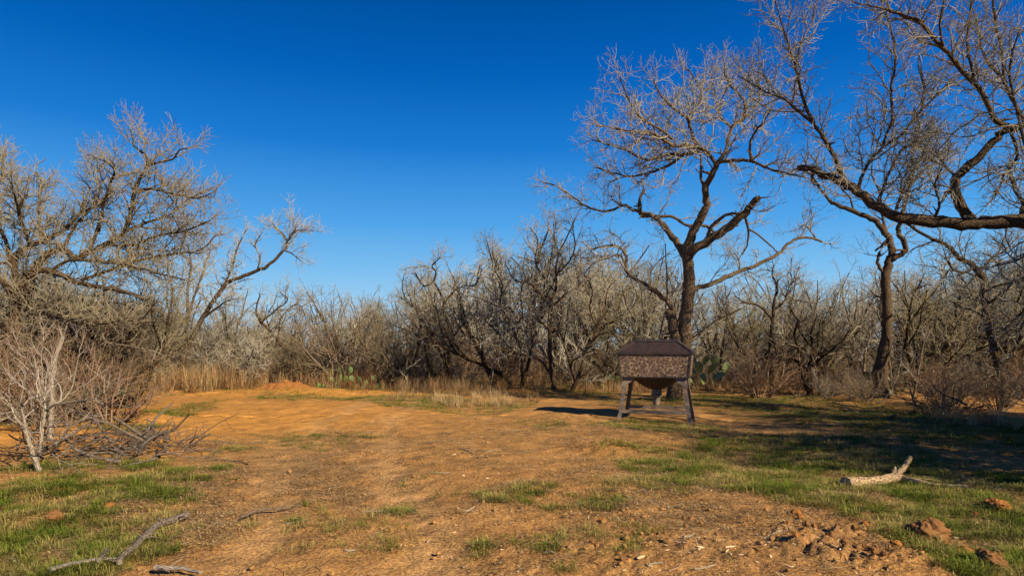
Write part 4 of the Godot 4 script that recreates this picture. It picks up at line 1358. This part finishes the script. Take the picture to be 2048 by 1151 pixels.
func build_thicket() -> void:
	var looks := [
		["pale grey", palette(Color(0.40, 0.35, 0.29), Color(0.25, 0.22, 0.17), Color(0.33, 0.30, 0.235))],
		["brown", palette(Color(0.27, 0.22, 0.18), Color(0.18, 0.145, 0.10), Color(0.22, 0.18, 0.125))],
		["silver grey", palette(Color(0.46, 0.41, 0.35), Color(0.29, 0.265, 0.22), Color(0.39, 0.365, 0.30))],
		["olive brown", palette(Color(0.25, 0.22, 0.165), Color(0.18, 0.155, 0.10), Color(0.23, 0.20, 0.13))],
	]
	var trees: Array = []
	for i in 12:
		rng.seed = 300 + i
		var cfg: Dictionary = looks[i % 4][1].duplicate()
		cfg.trunk = rng.randf_range(0.06, 0.105)
		var vary := rng.randf_range(0.75, 1.25)
		cfg.dens = [3.3, 5.4, 6.4]
		cfg.len = [1.3 * vary, 0.6, 0.3]
		cfg.rad = [0.025, 0.0125, 0.007]
		cfg.seg = [0.2, 0.15, 0.12]
		cfg.tip = 0.0045
		cfg.crook = rng.randf_range(0.28, 0.48)
		cfg.up = [rng.randf_range(0.0, 0.5), rng.randf_range(-0.1, 0.25), 0.08]
		trees.append(wild_tree("thicket_tree", 1 + (i * 5) % 4, 4.6, rng.randf_range(0.25, 0.75), cfg, [M.bark, M.twig]))
	var tall: Array = []
	for t in trees:
		tall.append((t.get_node("crown") as MeshInstance3D).mesh.get_aabb().end.y)
	var bushes: Array = []
	var bushlooks := [["brown", palette(Color(0.18, 0.14, 0.10), Color(0.17, 0.13, 0.085), Color(0.20, 0.155, 0.105))], ["grey", palette(Color(0.25, 0.22, 0.17), Color(0.25, 0.215, 0.165), Color(0.28, 0.245, 0.19))],
		["tan", palette(Color(0.23, 0.185, 0.12), Color(0.24, 0.19, 0.125), Color(0.26, 0.21, 0.14))], ["reddish brown", palette(Color(0.19, 0.125, 0.085), Color(0.21, 0.135, 0.085), Color(0.23, 0.15, 0.095))]]
	for i in 8:
		rng.seed = 400 + i
		var cfg: Dictionary = bushlooks[i % 4][1].duplicate()
		cfg.levels = 2
		cfg.dens = [5.0, 5.5, 0.0]
		cfg.len = [0.8, 0.36, 0.2]
		cfg.rad = [0.011, 0.0065, 0.004]
		cfg.seg = [0.16, 0.12, 0.1]
		cfg.tip = 0.004
		cfg.crook = 0.34
		cfg.start = [0.15, 0.05, 0.1]
		bushes.append(wild_bush("brush", 20, 1.7, 1.1, cfg, M.twig))
	rng.seed = 500
	var used := {}
	var count := 0
	# three ranks of trees
	for rank in [[25.5, 30.0, 62.0, 12.0, -420.0, 2480.0], [31.0, 38.0, 62.0, 0.0, -420.0, 2480.0], [39.0, 52.0, 58.0, -6.0, -420.0, 2480.0], [16.0, 21.0, 42.0, -20.0, -300.0, 255.0]]:
		var px: float = rank[4]
		while px < rank[5]:
			var z := rng.randf_range(rank[0], rank[1])
			if px > 1430:
				z -= 2.5
			
			var x := px + rng.randf_range(-20, 20)
			var top: float = skyline(x) + rank[3] + absf(rng.randfn(0.0, 22.0))
			var hgt := (HZ - top) / F * z + EYE
			var k := rng.randi() % 12
			var p := P(x, HZ, z)
			p.y = gh(p.x, p.z)
			var where := section(x)
			var row_: String = "near" if rank[0] < 20 else "front" if rank[0] < 26 else ("second rank" if rank[0] < 35 else "rear")
			var plural := "%s bare %s trees %s" % [row_, looks[k % 4][0], where]
			var turn := rng.randf() * TAU
			var size: float = hgt / tall[k] * 1.1
			var o: Node3D = trees[k]
			if used.has("t%d" % k):
				o = dup(trees[k], "thicket_tree", p, turn, size, "x", "", "tree")
			else:
				used["t%d" % k] = true
				o.position = p
				o.rotation.y = turn
				o.scale = Vector3.ONE * size
			member(o, x, plural)
			count += 1
			px += rank[2] * rng.randf_range(0.7, 1.3)
	# brush along the foot of the trees
	for rank in [[27.0, 30.0, 85.0, 0.95, 250.0, 1560.0], [30.0, 34.0, 70.0, 1.3, -300.0, 2300.0], [20.5, 23.0, 100.0, 0.95, 1500.0, 2300.0], [35.0, 44.0, 85.0, 1.5, -300.0, 2300.0], [17.0, 20.5, 40.0, 1.4, -260.0, 265.0], [13.0, 16.5, 44.0, 1.2, -260.0, 225.0], [11.0, 12.5, 100.0, 0.7, -200.0, 110.0], [15.5, 18.0, 95.0, 0.7, 1880.0, 2350.0]]:
		var px: float = rank[4]
		while px < rank[5]:
			var z := rng.randf_range(rank[0], rank[1])
			var k := rng.randi() % 8
			if px < 340 and rng.randf() < 0.85:
				k = [0, 4, 3, 7, 0][rng.randi() % 5]
			elif px > 1850 and rank[0] < 20 and k % 4 == 1:
				k -= 1
			if px > 1440 and px < 1700 and rank[0] < 24 and rng.randf() < 0.6:
				k = 3
			var p := P(px + rng.randf_range(-20, 20), HZ, z)
			p.y = gh(p.x, p.z)
			var plural := "%s leafless %s bushes %s" % ["low" if rank[3] < 1.1 else ("tall" if rank[3] < 1.6 else "rear"), bushlooks[k % 4][0], section(px)]
			var size: float = rank[3] * rng.randf_range(0.75, 1.2)
			var turn := rng.randf() * TAU
			var o: Node3D = bushes[k]
			if used.has("b%d" % k):
				o = dup(bushes[k], "brush", p, turn, size, "x", "", "bush")
			else:
				used["b%d" % k] = true
				o.position = p
				o.rotation.y = turn
				o.scale = Vector3.ONE * size
			member(o, px, plural)
			count += 1
			px += rank[2] * rng.randf_range(0.7, 1.3)
	for q in [[690.0, 28.0, 2.35, 0, "big round brown bush behind the three prickly pears, biggest bush there"], [640.0, 29.0, 1.7, 4, "smaller round brown bush left of the biggest bush behind the prickly pears"], [795.0, 28.5, 1.6, 6, "round tan bush between the prickly pears and the middle thicket"], [455.0, 30.0, 1.7, 4, "dark brown bush right behind the leaning tree's foot"], [1700.0, 19.6, 0.5, 4, "knee high dark weed bush left of the forked tree's foot"], [1735.0, 19.0, 0.55, 0, "low dark weed bush right in front of the forked tree's foot"], [1655.0, 20.5, 0.5, 5, "low grey weed bush right of the small dark round tree's foot"], [1890.0, 17.6, 0.75, 4, "dark twiggy bush between the forked tree and the right leaning tree"]]:
		var p := P(q[0], HZ, q[1])
		p.y = gh(p.x, p.z)
		dup(bushes[q[3]], "brush", p, q[0], q[2], q[4], "", "bush")
	# the wood goes on behind as one mass
	var far: Array = [trees[0], trees[1], trees[3]]
	for k in 3:
		var crown := (far[k] as Node3D).get_node("crown") as MeshInstance3D
		var rows := PackedFloat32Array()
		for i in 80:
			var z := rng.randf_range(52.0, 120.0)
			var x := rng.randf_range(-1.2, 1.2) * z
			row(rows, Vector3(x, gh(x, -z), -z), rng.randf() * TAU, Vector3.ONE * rng.randf_range(0.75, 1.15), 0.0, Color.WHITE)
		scatter("distant_wood", crown.mesh, M.twig, rows, "grey bare wood going on far behind the thicket")
	# the trees to the right, outside the frame, that shade the right of the clearing
	for q in [[12.5, -3.5, 1.3], [14.5, -6.5, 1.5], [16.5, -2.0, 1.6], [17.5, -10.0, 1.4], [19.5, -5.5, 1.6], [12.8, -8.2, 1.0], [15.5, -4.0, 1.5], [16.0, -8.0, 1.4], [10.0, -8.0, 1.15], [10.2, -5.6, 1.2], [11.4, -4.2, 1.3], [9.4, -6.6, 1.0], [11.0, -9.3, 1.25], [10.5, -7.0, 1.3], [11.9, -11.0, 1.2], [13.2, -6.0, 1.9], [15.2, -8.0, 2.0], [13.4, -4.4, 1.6], [14.4, -10.6, 1.2], [15.8, -11.4, 1.4], [14.2, -9.3, 1.1]]:
		var k := rng.randi() % 12
		dup(trees[k], "thicket_tree", Vector3(q[0], gh(q[0], q[1]), q[1]), rng.randf() * TAU, q[2], "bare tree standing right of the view beside the clearing", "bare trees right of the view", "tree")
	for q in [[11.2, -5.2, 1.3], [12.6, -6.8, 1.5], [13.4, -4.6, 1.6], [13.8, -9.6, 1.4], [12.2, -4.4, 1.9], [13.9, -7.4, 1.9], [15.0, -9.0, 2.0], [14.4, -5.6, 2.0], [15.4, -7.0, 2.0], [9.6, -9.4, 0.9], [9.0, -8.0, 0.8], [10.4, -11.4, 1.0], [13.2, -5.6, 2.3], [14.2, -8.4, 2.1], [15.4, -10.4, 2.1], [14.6, -6.4, 2.3], [16.2, -9.2, 2.3]]:
		dup(bushes[rng.randi() % 8], "brush", Vector3(q[0], gh(q[0], q[1]), q[1]), rng.randf() * TAU, q[2], "leafless bush standing right of the view beside the clearing", "leafless bushes right of the view", "bush")

# ---------------------------------------------------------------- cacti, mounds, wood, clods
func build_small() -> void:
	for i in 5:
		pads.append(pad_mesh(50 + i))
	rng.seed = 600
	var green := Color(0.80, 0.98, 0.72)
	var big := [[0.0, 0.0, 0.1, 1.0, 0.2], [-0.06, 0.3, -0.5, 0.95, 0.5], [0.10, 0.32, 0.35, 1.0, -0.3], [0.2, 0.05, 0.8, 0.9, 0.6], [-0.2, 0.05, -0.7, 0.85, -0.5], [-0.26, 0.34, -0.25, 0.95, 0.2], [0.32, 0.3, 0.3, 0.95, 0.9], [0.14, 0.62, 0.15, 0.9, 0.1], [-0.1, 0.58, -0.2, 0.85, -0.3], [0.42, 0.12, 1.0, 0.8, 0.2], [0.0, 0.1, 0.3, 0.9, 1.2]]
	cactus("pale green prickly pear leftmost of the three under the thicket beside the grey brush pile", G(672, 777), 0.30, big, green)
	cactus("middle prickly pear of the three with one round pale pad raised at its left", G(712, 778), 0.29, [[0, 0, 0.1, 1, 0.1], [-0.1, 0.32, -0.35, 1.0, 0.2], [0.06, 0.30, 0.5, 0.9, 0.3], [0.18, 0.0, 0.7, 0.9, -0.2], [0.3, 0.2, 0.4, 0.8, 0.4], [-0.2, 0.66, -0.2, 0.9, 0.0], [0.3, 0.02, 1.0, 0.9, 0.3]], Color(0.86, 1.0, 0.8))
	cactus("smallest prickly pear of the three, rightmost, half hidden by a thin grey stem", G(752, 776), 0.28, [[0, 0, 0.0, 1, 0.3], [-0.06, 0.3, -0.3, 0.9, 0.1], [0.08, 0.28, 0.4, 0.8, -0.3], [0.22, 0.0, 0.3, 0.9, 0.4], [-0.2, 0.0, -0.6, 0.8, 0.6]], Color(0.72, 0.88, 0.6))
	cactus("single prickly pear pad in front of the grey brush pile left of the three", G(637, 780), 0.26, [[0, 0, 0.1, 1, 0.3], [0.1, 0.05, 0.7, 0.7, 0.2]], green)
	cactus("large blue green prickly pear with round pads right behind the feeder's right end", P(1415, 768, 18.6), 0.33, [[-0.1, 0.0, -0.2, 1, 0.3], [-0.18, 0.33, -0.35, 1.05, 0.1], [0.02, 0.3, 0.35, 0.95, 0.3], [-0.34, 0.62, -0.15, 1.0, 0.2], [-0.12, 0.55, 0.15, 0.9, 1.0], [0.16, 0.5, 0.1, 1.0, 0.2], [0.22, 0.15, 0.6, 0.9, -0.3], [0.42, 0.42, 0.75, 0.85, 0.2], [0.42, 0.28, 0.3, 0.75, 0.4], [-0.36, 0.05, -0.9, 0.9, 0.4], [-0.45, 0.0, -1.1, 0.8, 0.7], [0.12, 0.02, 0.3, 0.9, 0.8], [-0.3, 0.3, -0.8, 0.85, 0.3]], Color(0.98, 1.0, 0.82))
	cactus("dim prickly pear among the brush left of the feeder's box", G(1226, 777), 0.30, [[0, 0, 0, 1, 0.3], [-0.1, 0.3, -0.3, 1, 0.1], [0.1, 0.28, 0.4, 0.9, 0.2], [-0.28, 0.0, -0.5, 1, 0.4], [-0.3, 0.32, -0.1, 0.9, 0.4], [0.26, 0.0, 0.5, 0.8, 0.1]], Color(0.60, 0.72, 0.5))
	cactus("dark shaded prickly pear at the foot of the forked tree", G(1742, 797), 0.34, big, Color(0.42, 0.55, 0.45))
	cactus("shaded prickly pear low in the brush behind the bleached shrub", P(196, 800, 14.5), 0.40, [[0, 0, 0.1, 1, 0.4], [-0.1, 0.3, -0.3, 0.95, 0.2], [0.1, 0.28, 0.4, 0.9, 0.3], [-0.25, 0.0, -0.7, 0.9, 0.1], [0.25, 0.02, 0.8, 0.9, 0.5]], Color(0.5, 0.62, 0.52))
	# mounds
	for q in [["dirt_mound", "orange dirt mound at the far end of the clearing left of the grey brush pile", 572, 781, 66, 15, 7, 1]]:
		var at := G(q[2], q[3])
		var o := MeshInstance3D.new()
		o.mesh = heap_mesh(q[6])
		o.material_override = M.clod_lump[q[7]]
		o.name = q[0]
		add_child(o)
		o.position = at - Vector3(0, 0.02, 0)
		o.scale = Vector3(q[4] / F * -at.z, q[5] / F * -at.z, q[4] / F * -at.z * 0.7)
		o.set_meta("label", q[1])
		o.set_meta("category", "mound")
	# clods of soil
	var at_clods := [["big torn clod of soil with dry roots standing in the grass edge at lower right", 1858, 1078, 74, 60], ["round cracked clod lying in the grass at the right edge", 1990, 1024, 50, 30], ["pale smooth clod nearest the lower right corner", 1978, 1136, 58, 44],
		["oval clod between the torn clod and the pale one", 1928, 1104, 40, 26], ["round clod behind the pale smooth clod in the corner", 1992, 1116, 26, 26], ["small clod on the left side of the cracked clod", 1950, 1036, 22, 14], ["flat orange clod beside the grey stick in the left foreground", 341, 1075, 24, 12],
		["orange clod in the left foreground grass", 218, 1020, 20, 12], ["crumbly orange clod in the grass at the far left", 110, 1045, 34, 26], ["largest orange clod by the brush left of the clearing", 264, 838, 36, 20], ["split orange clod left of the largest one by the brush", 228, 840, 26, 14]]
	for i in at_clods.size():
		var q: Array = at_clods[i]
		clod(q[0], q[1], q[2] + 4, q[3], q[4], i)
	rng.seed = 610
	for i in 26:
		var cx := rng.randf_range(1560, 1920)
		clod("small brown clod in the churned soil strip at lower right", cx, 1030 + (cx - 1560) * 0.16 + rng.randf_range(0, 85), rng.randf_range(12, 24), rng.randf_range(9, 15), 20 + i, "small clods in the churned soil")
	for i in 12:
		clod("small brown clod in the rough soil at the lower middle", rng.randf_range(1180, 1420), rng.randf_range(1030, 1130), rng.randf_range(9, 17), rng.randf_range(7, 11), 60 + i, "small clods in the rough soil")
	# the fallen log
	rng.seed = 620
	var foot := G(1692, 982)
	var lg := thing("fallen_log", "broken pale log with a raised branch stub lying in the grass at right", "log", foot)
	var wood := Color(1.0, 0.80, 0.58)
	for q in [["log", 0.068, 0.056, [[1692, 984, 0.055], [1720, 977, 0.06], [1755, 971, 0.055], [1800, 962, 0.06]]], ["branch_stub", 0.038, 0.028, [[1792, 962, 0.06], [1808, 955, 0.12], [1816, 955, 0.20], [1823, 955, 0.25]]],
			["knot", 0.045, 0.022, [[1790, 960, 0.05], [1788, 958, 0.11], [1789, 958, 0.15]]], ["branch", 0.042, 0.020, [[1800, 962, 0.05], [1830, 970, 0.045], [1870, 976, 0.03], [1905, 980, 0.025], [1936, 984, 0.02]]], ["branch", 0.014, 0.008, [[1815, 966, 0.05], [1845, 966, 0.05], [1880, 968, 0.03]]]]:
		var pts := PackedVector3Array()
		for e in q[3]:
			pts.append(G(e[0], e[1]) + Vector3(0, e[2], 0) - foot)
		var T := Tubes.new()
		var fine := smooth(pts, 5, 0.006)
		T.tube(fine, taper(fine.size(), q[1], q[2]), 11, wood, wood, true, 0.12)
		part(q[0], T.mesh(), M.deadwood, lg)
	# sticks in the left foreground
	var grey := Color(0.72, 0.70, 0.70)
	stick("fallen_branch", "long curved grey branch lying in the left foreground grass", [G(372, 1040), G(345, 1052), G(318, 1066), G(290, 1088), G(264, 1112), G(246, 1128), G(238, 1142)], 0.036, 0.022, M.deadwood, Color(0.55, 0.50, 0.47), "branch", "", 5)
	stick("fallen_branch", "short dark stump of branch left of the long curved grey branch", [G(213, 1118), G(205, 1130), G(198, 1142)], 0.026, 0.02, M.deadwood, Color(0.45, 0.42, 0.42), "branch")
	stick("fallen_branch", "pale forked branch at the bottom edge below the long curved one", [G(310, 1148), G(330, 1150), G(365, 1152), G(400, 1160)], 0.024, 0.010, M.deadwood, Color(0.9, 0.85, 0.8), "branch", "", 2)
	stick("fallen_branch", "thin grey branch lying along the bottom left edge", [G(100, 1160), G(150, 1146), G(200, 1138), G(245, 1134)], 0.018, 0.012, M.deadwood, grey, "branch", "", 2)
	stick("fallen_branch", "straight pale stick slanting out of the bottom left corner", [G(-10, 1105), G(25, 1126), G(52, 1146)], 0.014, 0.012, M.deadwood, Color(0.95, 0.9, 0.85), "branch")
	stick("fallen_branch", "grey stick lying in the middle left of the clearing floor", [G(480, 1036), G(520, 1024), G(560, 1020), G(600, 1014)], 0.016, 0.009, M.deadwood, Color(0.5, 0.4, 0.33), "branch", "", 3)
	stick("fallen_branch", "thin pale branch with twigs lying on the grass edge of the right shade", [G(1590, 914), G(1630, 908), G(1670, 908), G(1722, 906)], 0.011, 0.006, M.deadwood, Color(1.0, 0.9, 0.74), "branch", "", 4)
	stick("fallen_branch", "straight light stick in the right shade pointing away", [G(1686, 812), G(1702, 818), G(1716, 824)], 0.022, 0.015, M.deadwood, Color(0.9, 0.85, 0.75), "branch")
	stick("fallen_branch", "long dark branch lying in the right shade before the forked tree", [G(1778, 842), G(1800, 832), G(1830, 824), G(1865, 816)], 0.03, 0.012, M.deadwood, Color(0.3, 0.26, 0.24), "branch", "", 5)
	stick("fallen_branch", "thin dark stick on the bare soil right of the left brush pile", [G(410, 920), G(440, 920), G(475, 922), G(497, 928)], 0.014, 0.008, M.deadwood, Color(0.4, 0.34, 0.3), "branch", "", 2)
	# split wood and chips
	var chips := [[822, 1015, 24, "bright white wood chip in the middle of the foreground"], [755, 1016, 56, "pale splintered stick left of the bright white chip"], [592, 1040, 40, "thin pale stick on the smooth soil at lower left"], [985, 905, 34, "pale stick lying in the middle of the clearing"], [935, 908, 18, "small white chip left of the pale middle stick"], [880, 946, 40, "brown splinter beside a grass tuft in the middle"], [940, 1028, 18, "cluster of white chips right of the bright chip"],
		[1560, 1083, 66, "long yellow split stick at lower right"], [1310, 1132, 34, "pale chip at the bottom edge right of centre"], [1378, 1087, 22, "small pale chip above the bottom edge right of centre"], [1410, 1140, 44, "largest pale chip in the bottom edge scatter"], [1575, 1072, 18, "white chip above the yellow split stick"], [1350, 1018, 30, "grey stick end in the dry grass at lower right"], [1260, 1000, 26, "grey bark piece in the grass edge right of centre"], [1100, 1104, 24, "thin pale straw stick near the bottom middle"], [700, 1100, 20, "pale chip at the bottom left of the smooth soil"]]
	for q in chips:
		var w: float = q[2] * 0.5
		var tilt := rng.randf_range(-4, 4)
		stick("wood_chip", q[3], [G(q[0] - w, q[1] + tilt), G(q[0], q[1] + rng.randf_range(-1, 1)), G(q[0] + w, q[1] - tilt)], 0.009 if w > 12 else 0.013, 0.006, M.deadwood, Color(1.0, 0.92, 0.78), "chip")
	# brush piles
	for q in [["tangled heap of grey cut branches in the left foreground", 285, 912, 95, 22, 110, 0.38, Color(0.46, 0.41, 0.40)], ["low dark heap of twigs at the foot of the bleached shrub", 165, 895, 110, 22, 80, 0.26, Color(0.34, 0.28, 0.24)], ["grey heap of cut limbs before the left prickly pear at the far edge", 660, 772, 70, 5, 36, 0.55, Color(0.80, 0.74, 0.66)], ["dark heap of dead limbs at the foot of the forked tree", 1735, 805, 120, 8, 44, 0.55, Color(0.36, 0.32, 0.29)], ["shaded tangle of dead limbs by the tan grass at right", 1880, 830, 90, 10, 40, 0.7, Color(0.40, 0.35, 0.31)],
			["pale grey dead limbs piled in the brush at left above the orange bank", 230, 800, 60, 8, 34, 0.75, Color(0.85, 0.8, 0.74)]]:
		var at := G(q[1], q[2])
		var o := thing("brush_pile", q[0], "brush pile", at)
		var rx: float = q[3] / F * -at.z
		var rz: float = maxf((D(q[2] - q[4]) - D(q[2] + q[4])) * 0.5, 0.5)
		for k in q[5]:
			var T := Tubes.new()
			var p := Vector3(rng.randf_range(-1, 1) * rx, 0, rng.randf_range(-1, 1) * rz)
			var e: float = 1.0 - clampf(Vector2(p.x / rx, p.z / rz).length(), 0, 1)
			p.y = rng.randf_range(0.02, 0.1 + q[6] * e) + gh(at.x + p.x, at.z + p.z) - at.y
			var a := rng.randf() * TAU
			var r0 := rng.randf_range(0.003, 0.011) if k % 6 else rng.randf_range(0.018, 0.032)
			var w := walk(p, Vector3(cos(a), rng.randf_range(-0.2, 0.75), sin(a)), rng.randf_range(0.25, 1.2) * minf(1.0, rx + 0.2), 0.12, 0.22, -0.02)
			for i in w.size():
				w[i].y = maxf(w[i].y, gh(at.x + w[i].x, at.z + w[i].z) - at.y + 0.01)
			var c: Color = jitter(q[7], 0.3)
			var rr := taper(w.size(), r0, r0 * 0.45)
			T.tube(w, rr, 5, c, c)
			for s in 2:
				var i := rng.randi_range(1, w.size() - 2)
				var t := walk(w[i], rv() + Vector3.UP * 0.3, rng.randf_range(0.1, 0.35), 0.07, 0.3, 0.0)
				T.tube(t, taper(t.size(), r0 * 0.5, r0 * 0.2), 3, c, c)
			part("branch", T.mesh(), M.deadwood, o)

# The clear air: colour by height above the horizon alone, the same all round.
func air(exposure: float) -> ImageTexture:
	var stops := [[-90.0, Color8(96, 84, 66)], [-0.5, Color8(150, 150, 140)], [0.0, Color8(178, 210, 236)], [4.0, Color8(152, 205, 241)], [6.5, Color8(124, 190, 239)], [10.4, Color8(80, 164, 233)], [16.5, Color8(28, 123, 210)], [22.0, Color8(4, 98, 186)], [27.5, Color8(0, 81, 160)], [50.0, Color8(0, 60, 130)], [90.0, Color8(0, 48, 108)]]
	var img := Image.create(16, 1024, false, Image.FORMAT_RGBF)
	for y in 1024:
		var e := 90.0 - (y + 0.5) / 1024.0 * 180.0
		var c := Color.BLACK
		for i in stops.size() - 1:
			if e >= stops[i][0] and e <= stops[i + 1][0]:
				c = (stops[i][1] as Color).srgb_to_linear().lerp((stops[i + 1][1] as Color).srgb_to_linear(), (e - stops[i][0]) / (stops[i + 1][0] - stops[i][0]))
		for x in 16:
			img.set_pixel(x, y, Color(c.r / exposure, c.g / exposure, c.b / exposure))
	return ImageTexture.create_from_image(img)

func _ready() -> void:
	var cam := Camera3D.new()
	cam.name = "camera"
	cam.position = Vector3(0, EYE, 0)
	cam.projection = Camera3D.PROJECTION_FRUSTUM
	cam.near = 0.1
	cam.far = 2000.0
	cam.size = 0.1 * 1151.0 / F
	cam.frustum_offset = Vector2(0, 0.1 * (HZ - 575.5) / F)
	add_child(cam)
	cam.current = true
	var sky := PanoramaSkyMaterial.new()
	sky.panorama = air(1.75)
	var env := Environment.new()
	env.background_mode = Environment.BG_SKY
	env.sky = Sky.new()
	env.sky.sky_material = sky
	env.tonemap_mode = Environment.TONE_MAPPER_LINEAR
	env.tonemap_exposure = 1.75
	env.sdfgi_enabled = true
	env.ssao_enabled = true
	env.ssil_enabled = true
	var we := WorldEnvironment.new()
	we.name = "environment"
	we.environment = env
	add_child(we)
	var sun := DirectionalLight3D.new()
	sun.name = "sun"
	sun.light_energy = 1.6
	sun.light_color = Color(1.0, 0.92, 0.78)
	sun.light_angular_distance = 0.5
	sun.shadow_enabled = true
	add_child(sun)
	sun.look_at_from_position(Vector3(0.61, 0.50, 0.61) * 50.0, Vector3.ZERO)

	n1.seed = 1
	n1.frequency = 0.02
	n1.fractal_octaves = 2
	n2.seed = 2
	n2.frequency = 0.01
	n2.fractal_octaves = 3
	n3.seed = 3
	n3.frequency = 0.01
	n3.fractal_octaves = 3
	n4.seed = 4
	n4.noise_type = FastNoiseLite.TYPE_CELLULAR
	n4.cellular_return_type = FastNoiseLite.RETURN_DISTANCE
	n4.frequency = 7.0
	n4.fractal_type = FastNoiseLite.FRACTAL_NONE
	build_materials()
	land()
	build_ground()
	build_thicket()
	build_main_tree()
	build_forked_tree()
	build_overhanging_tree()
	build_right_tree()
	build_left_trees()
	build_mid_trees()
	build_dead_shrub()
	build_feeder()
	rng.seed = 700
	build_cover()
	build_chips()
	build_small()
	name_members()
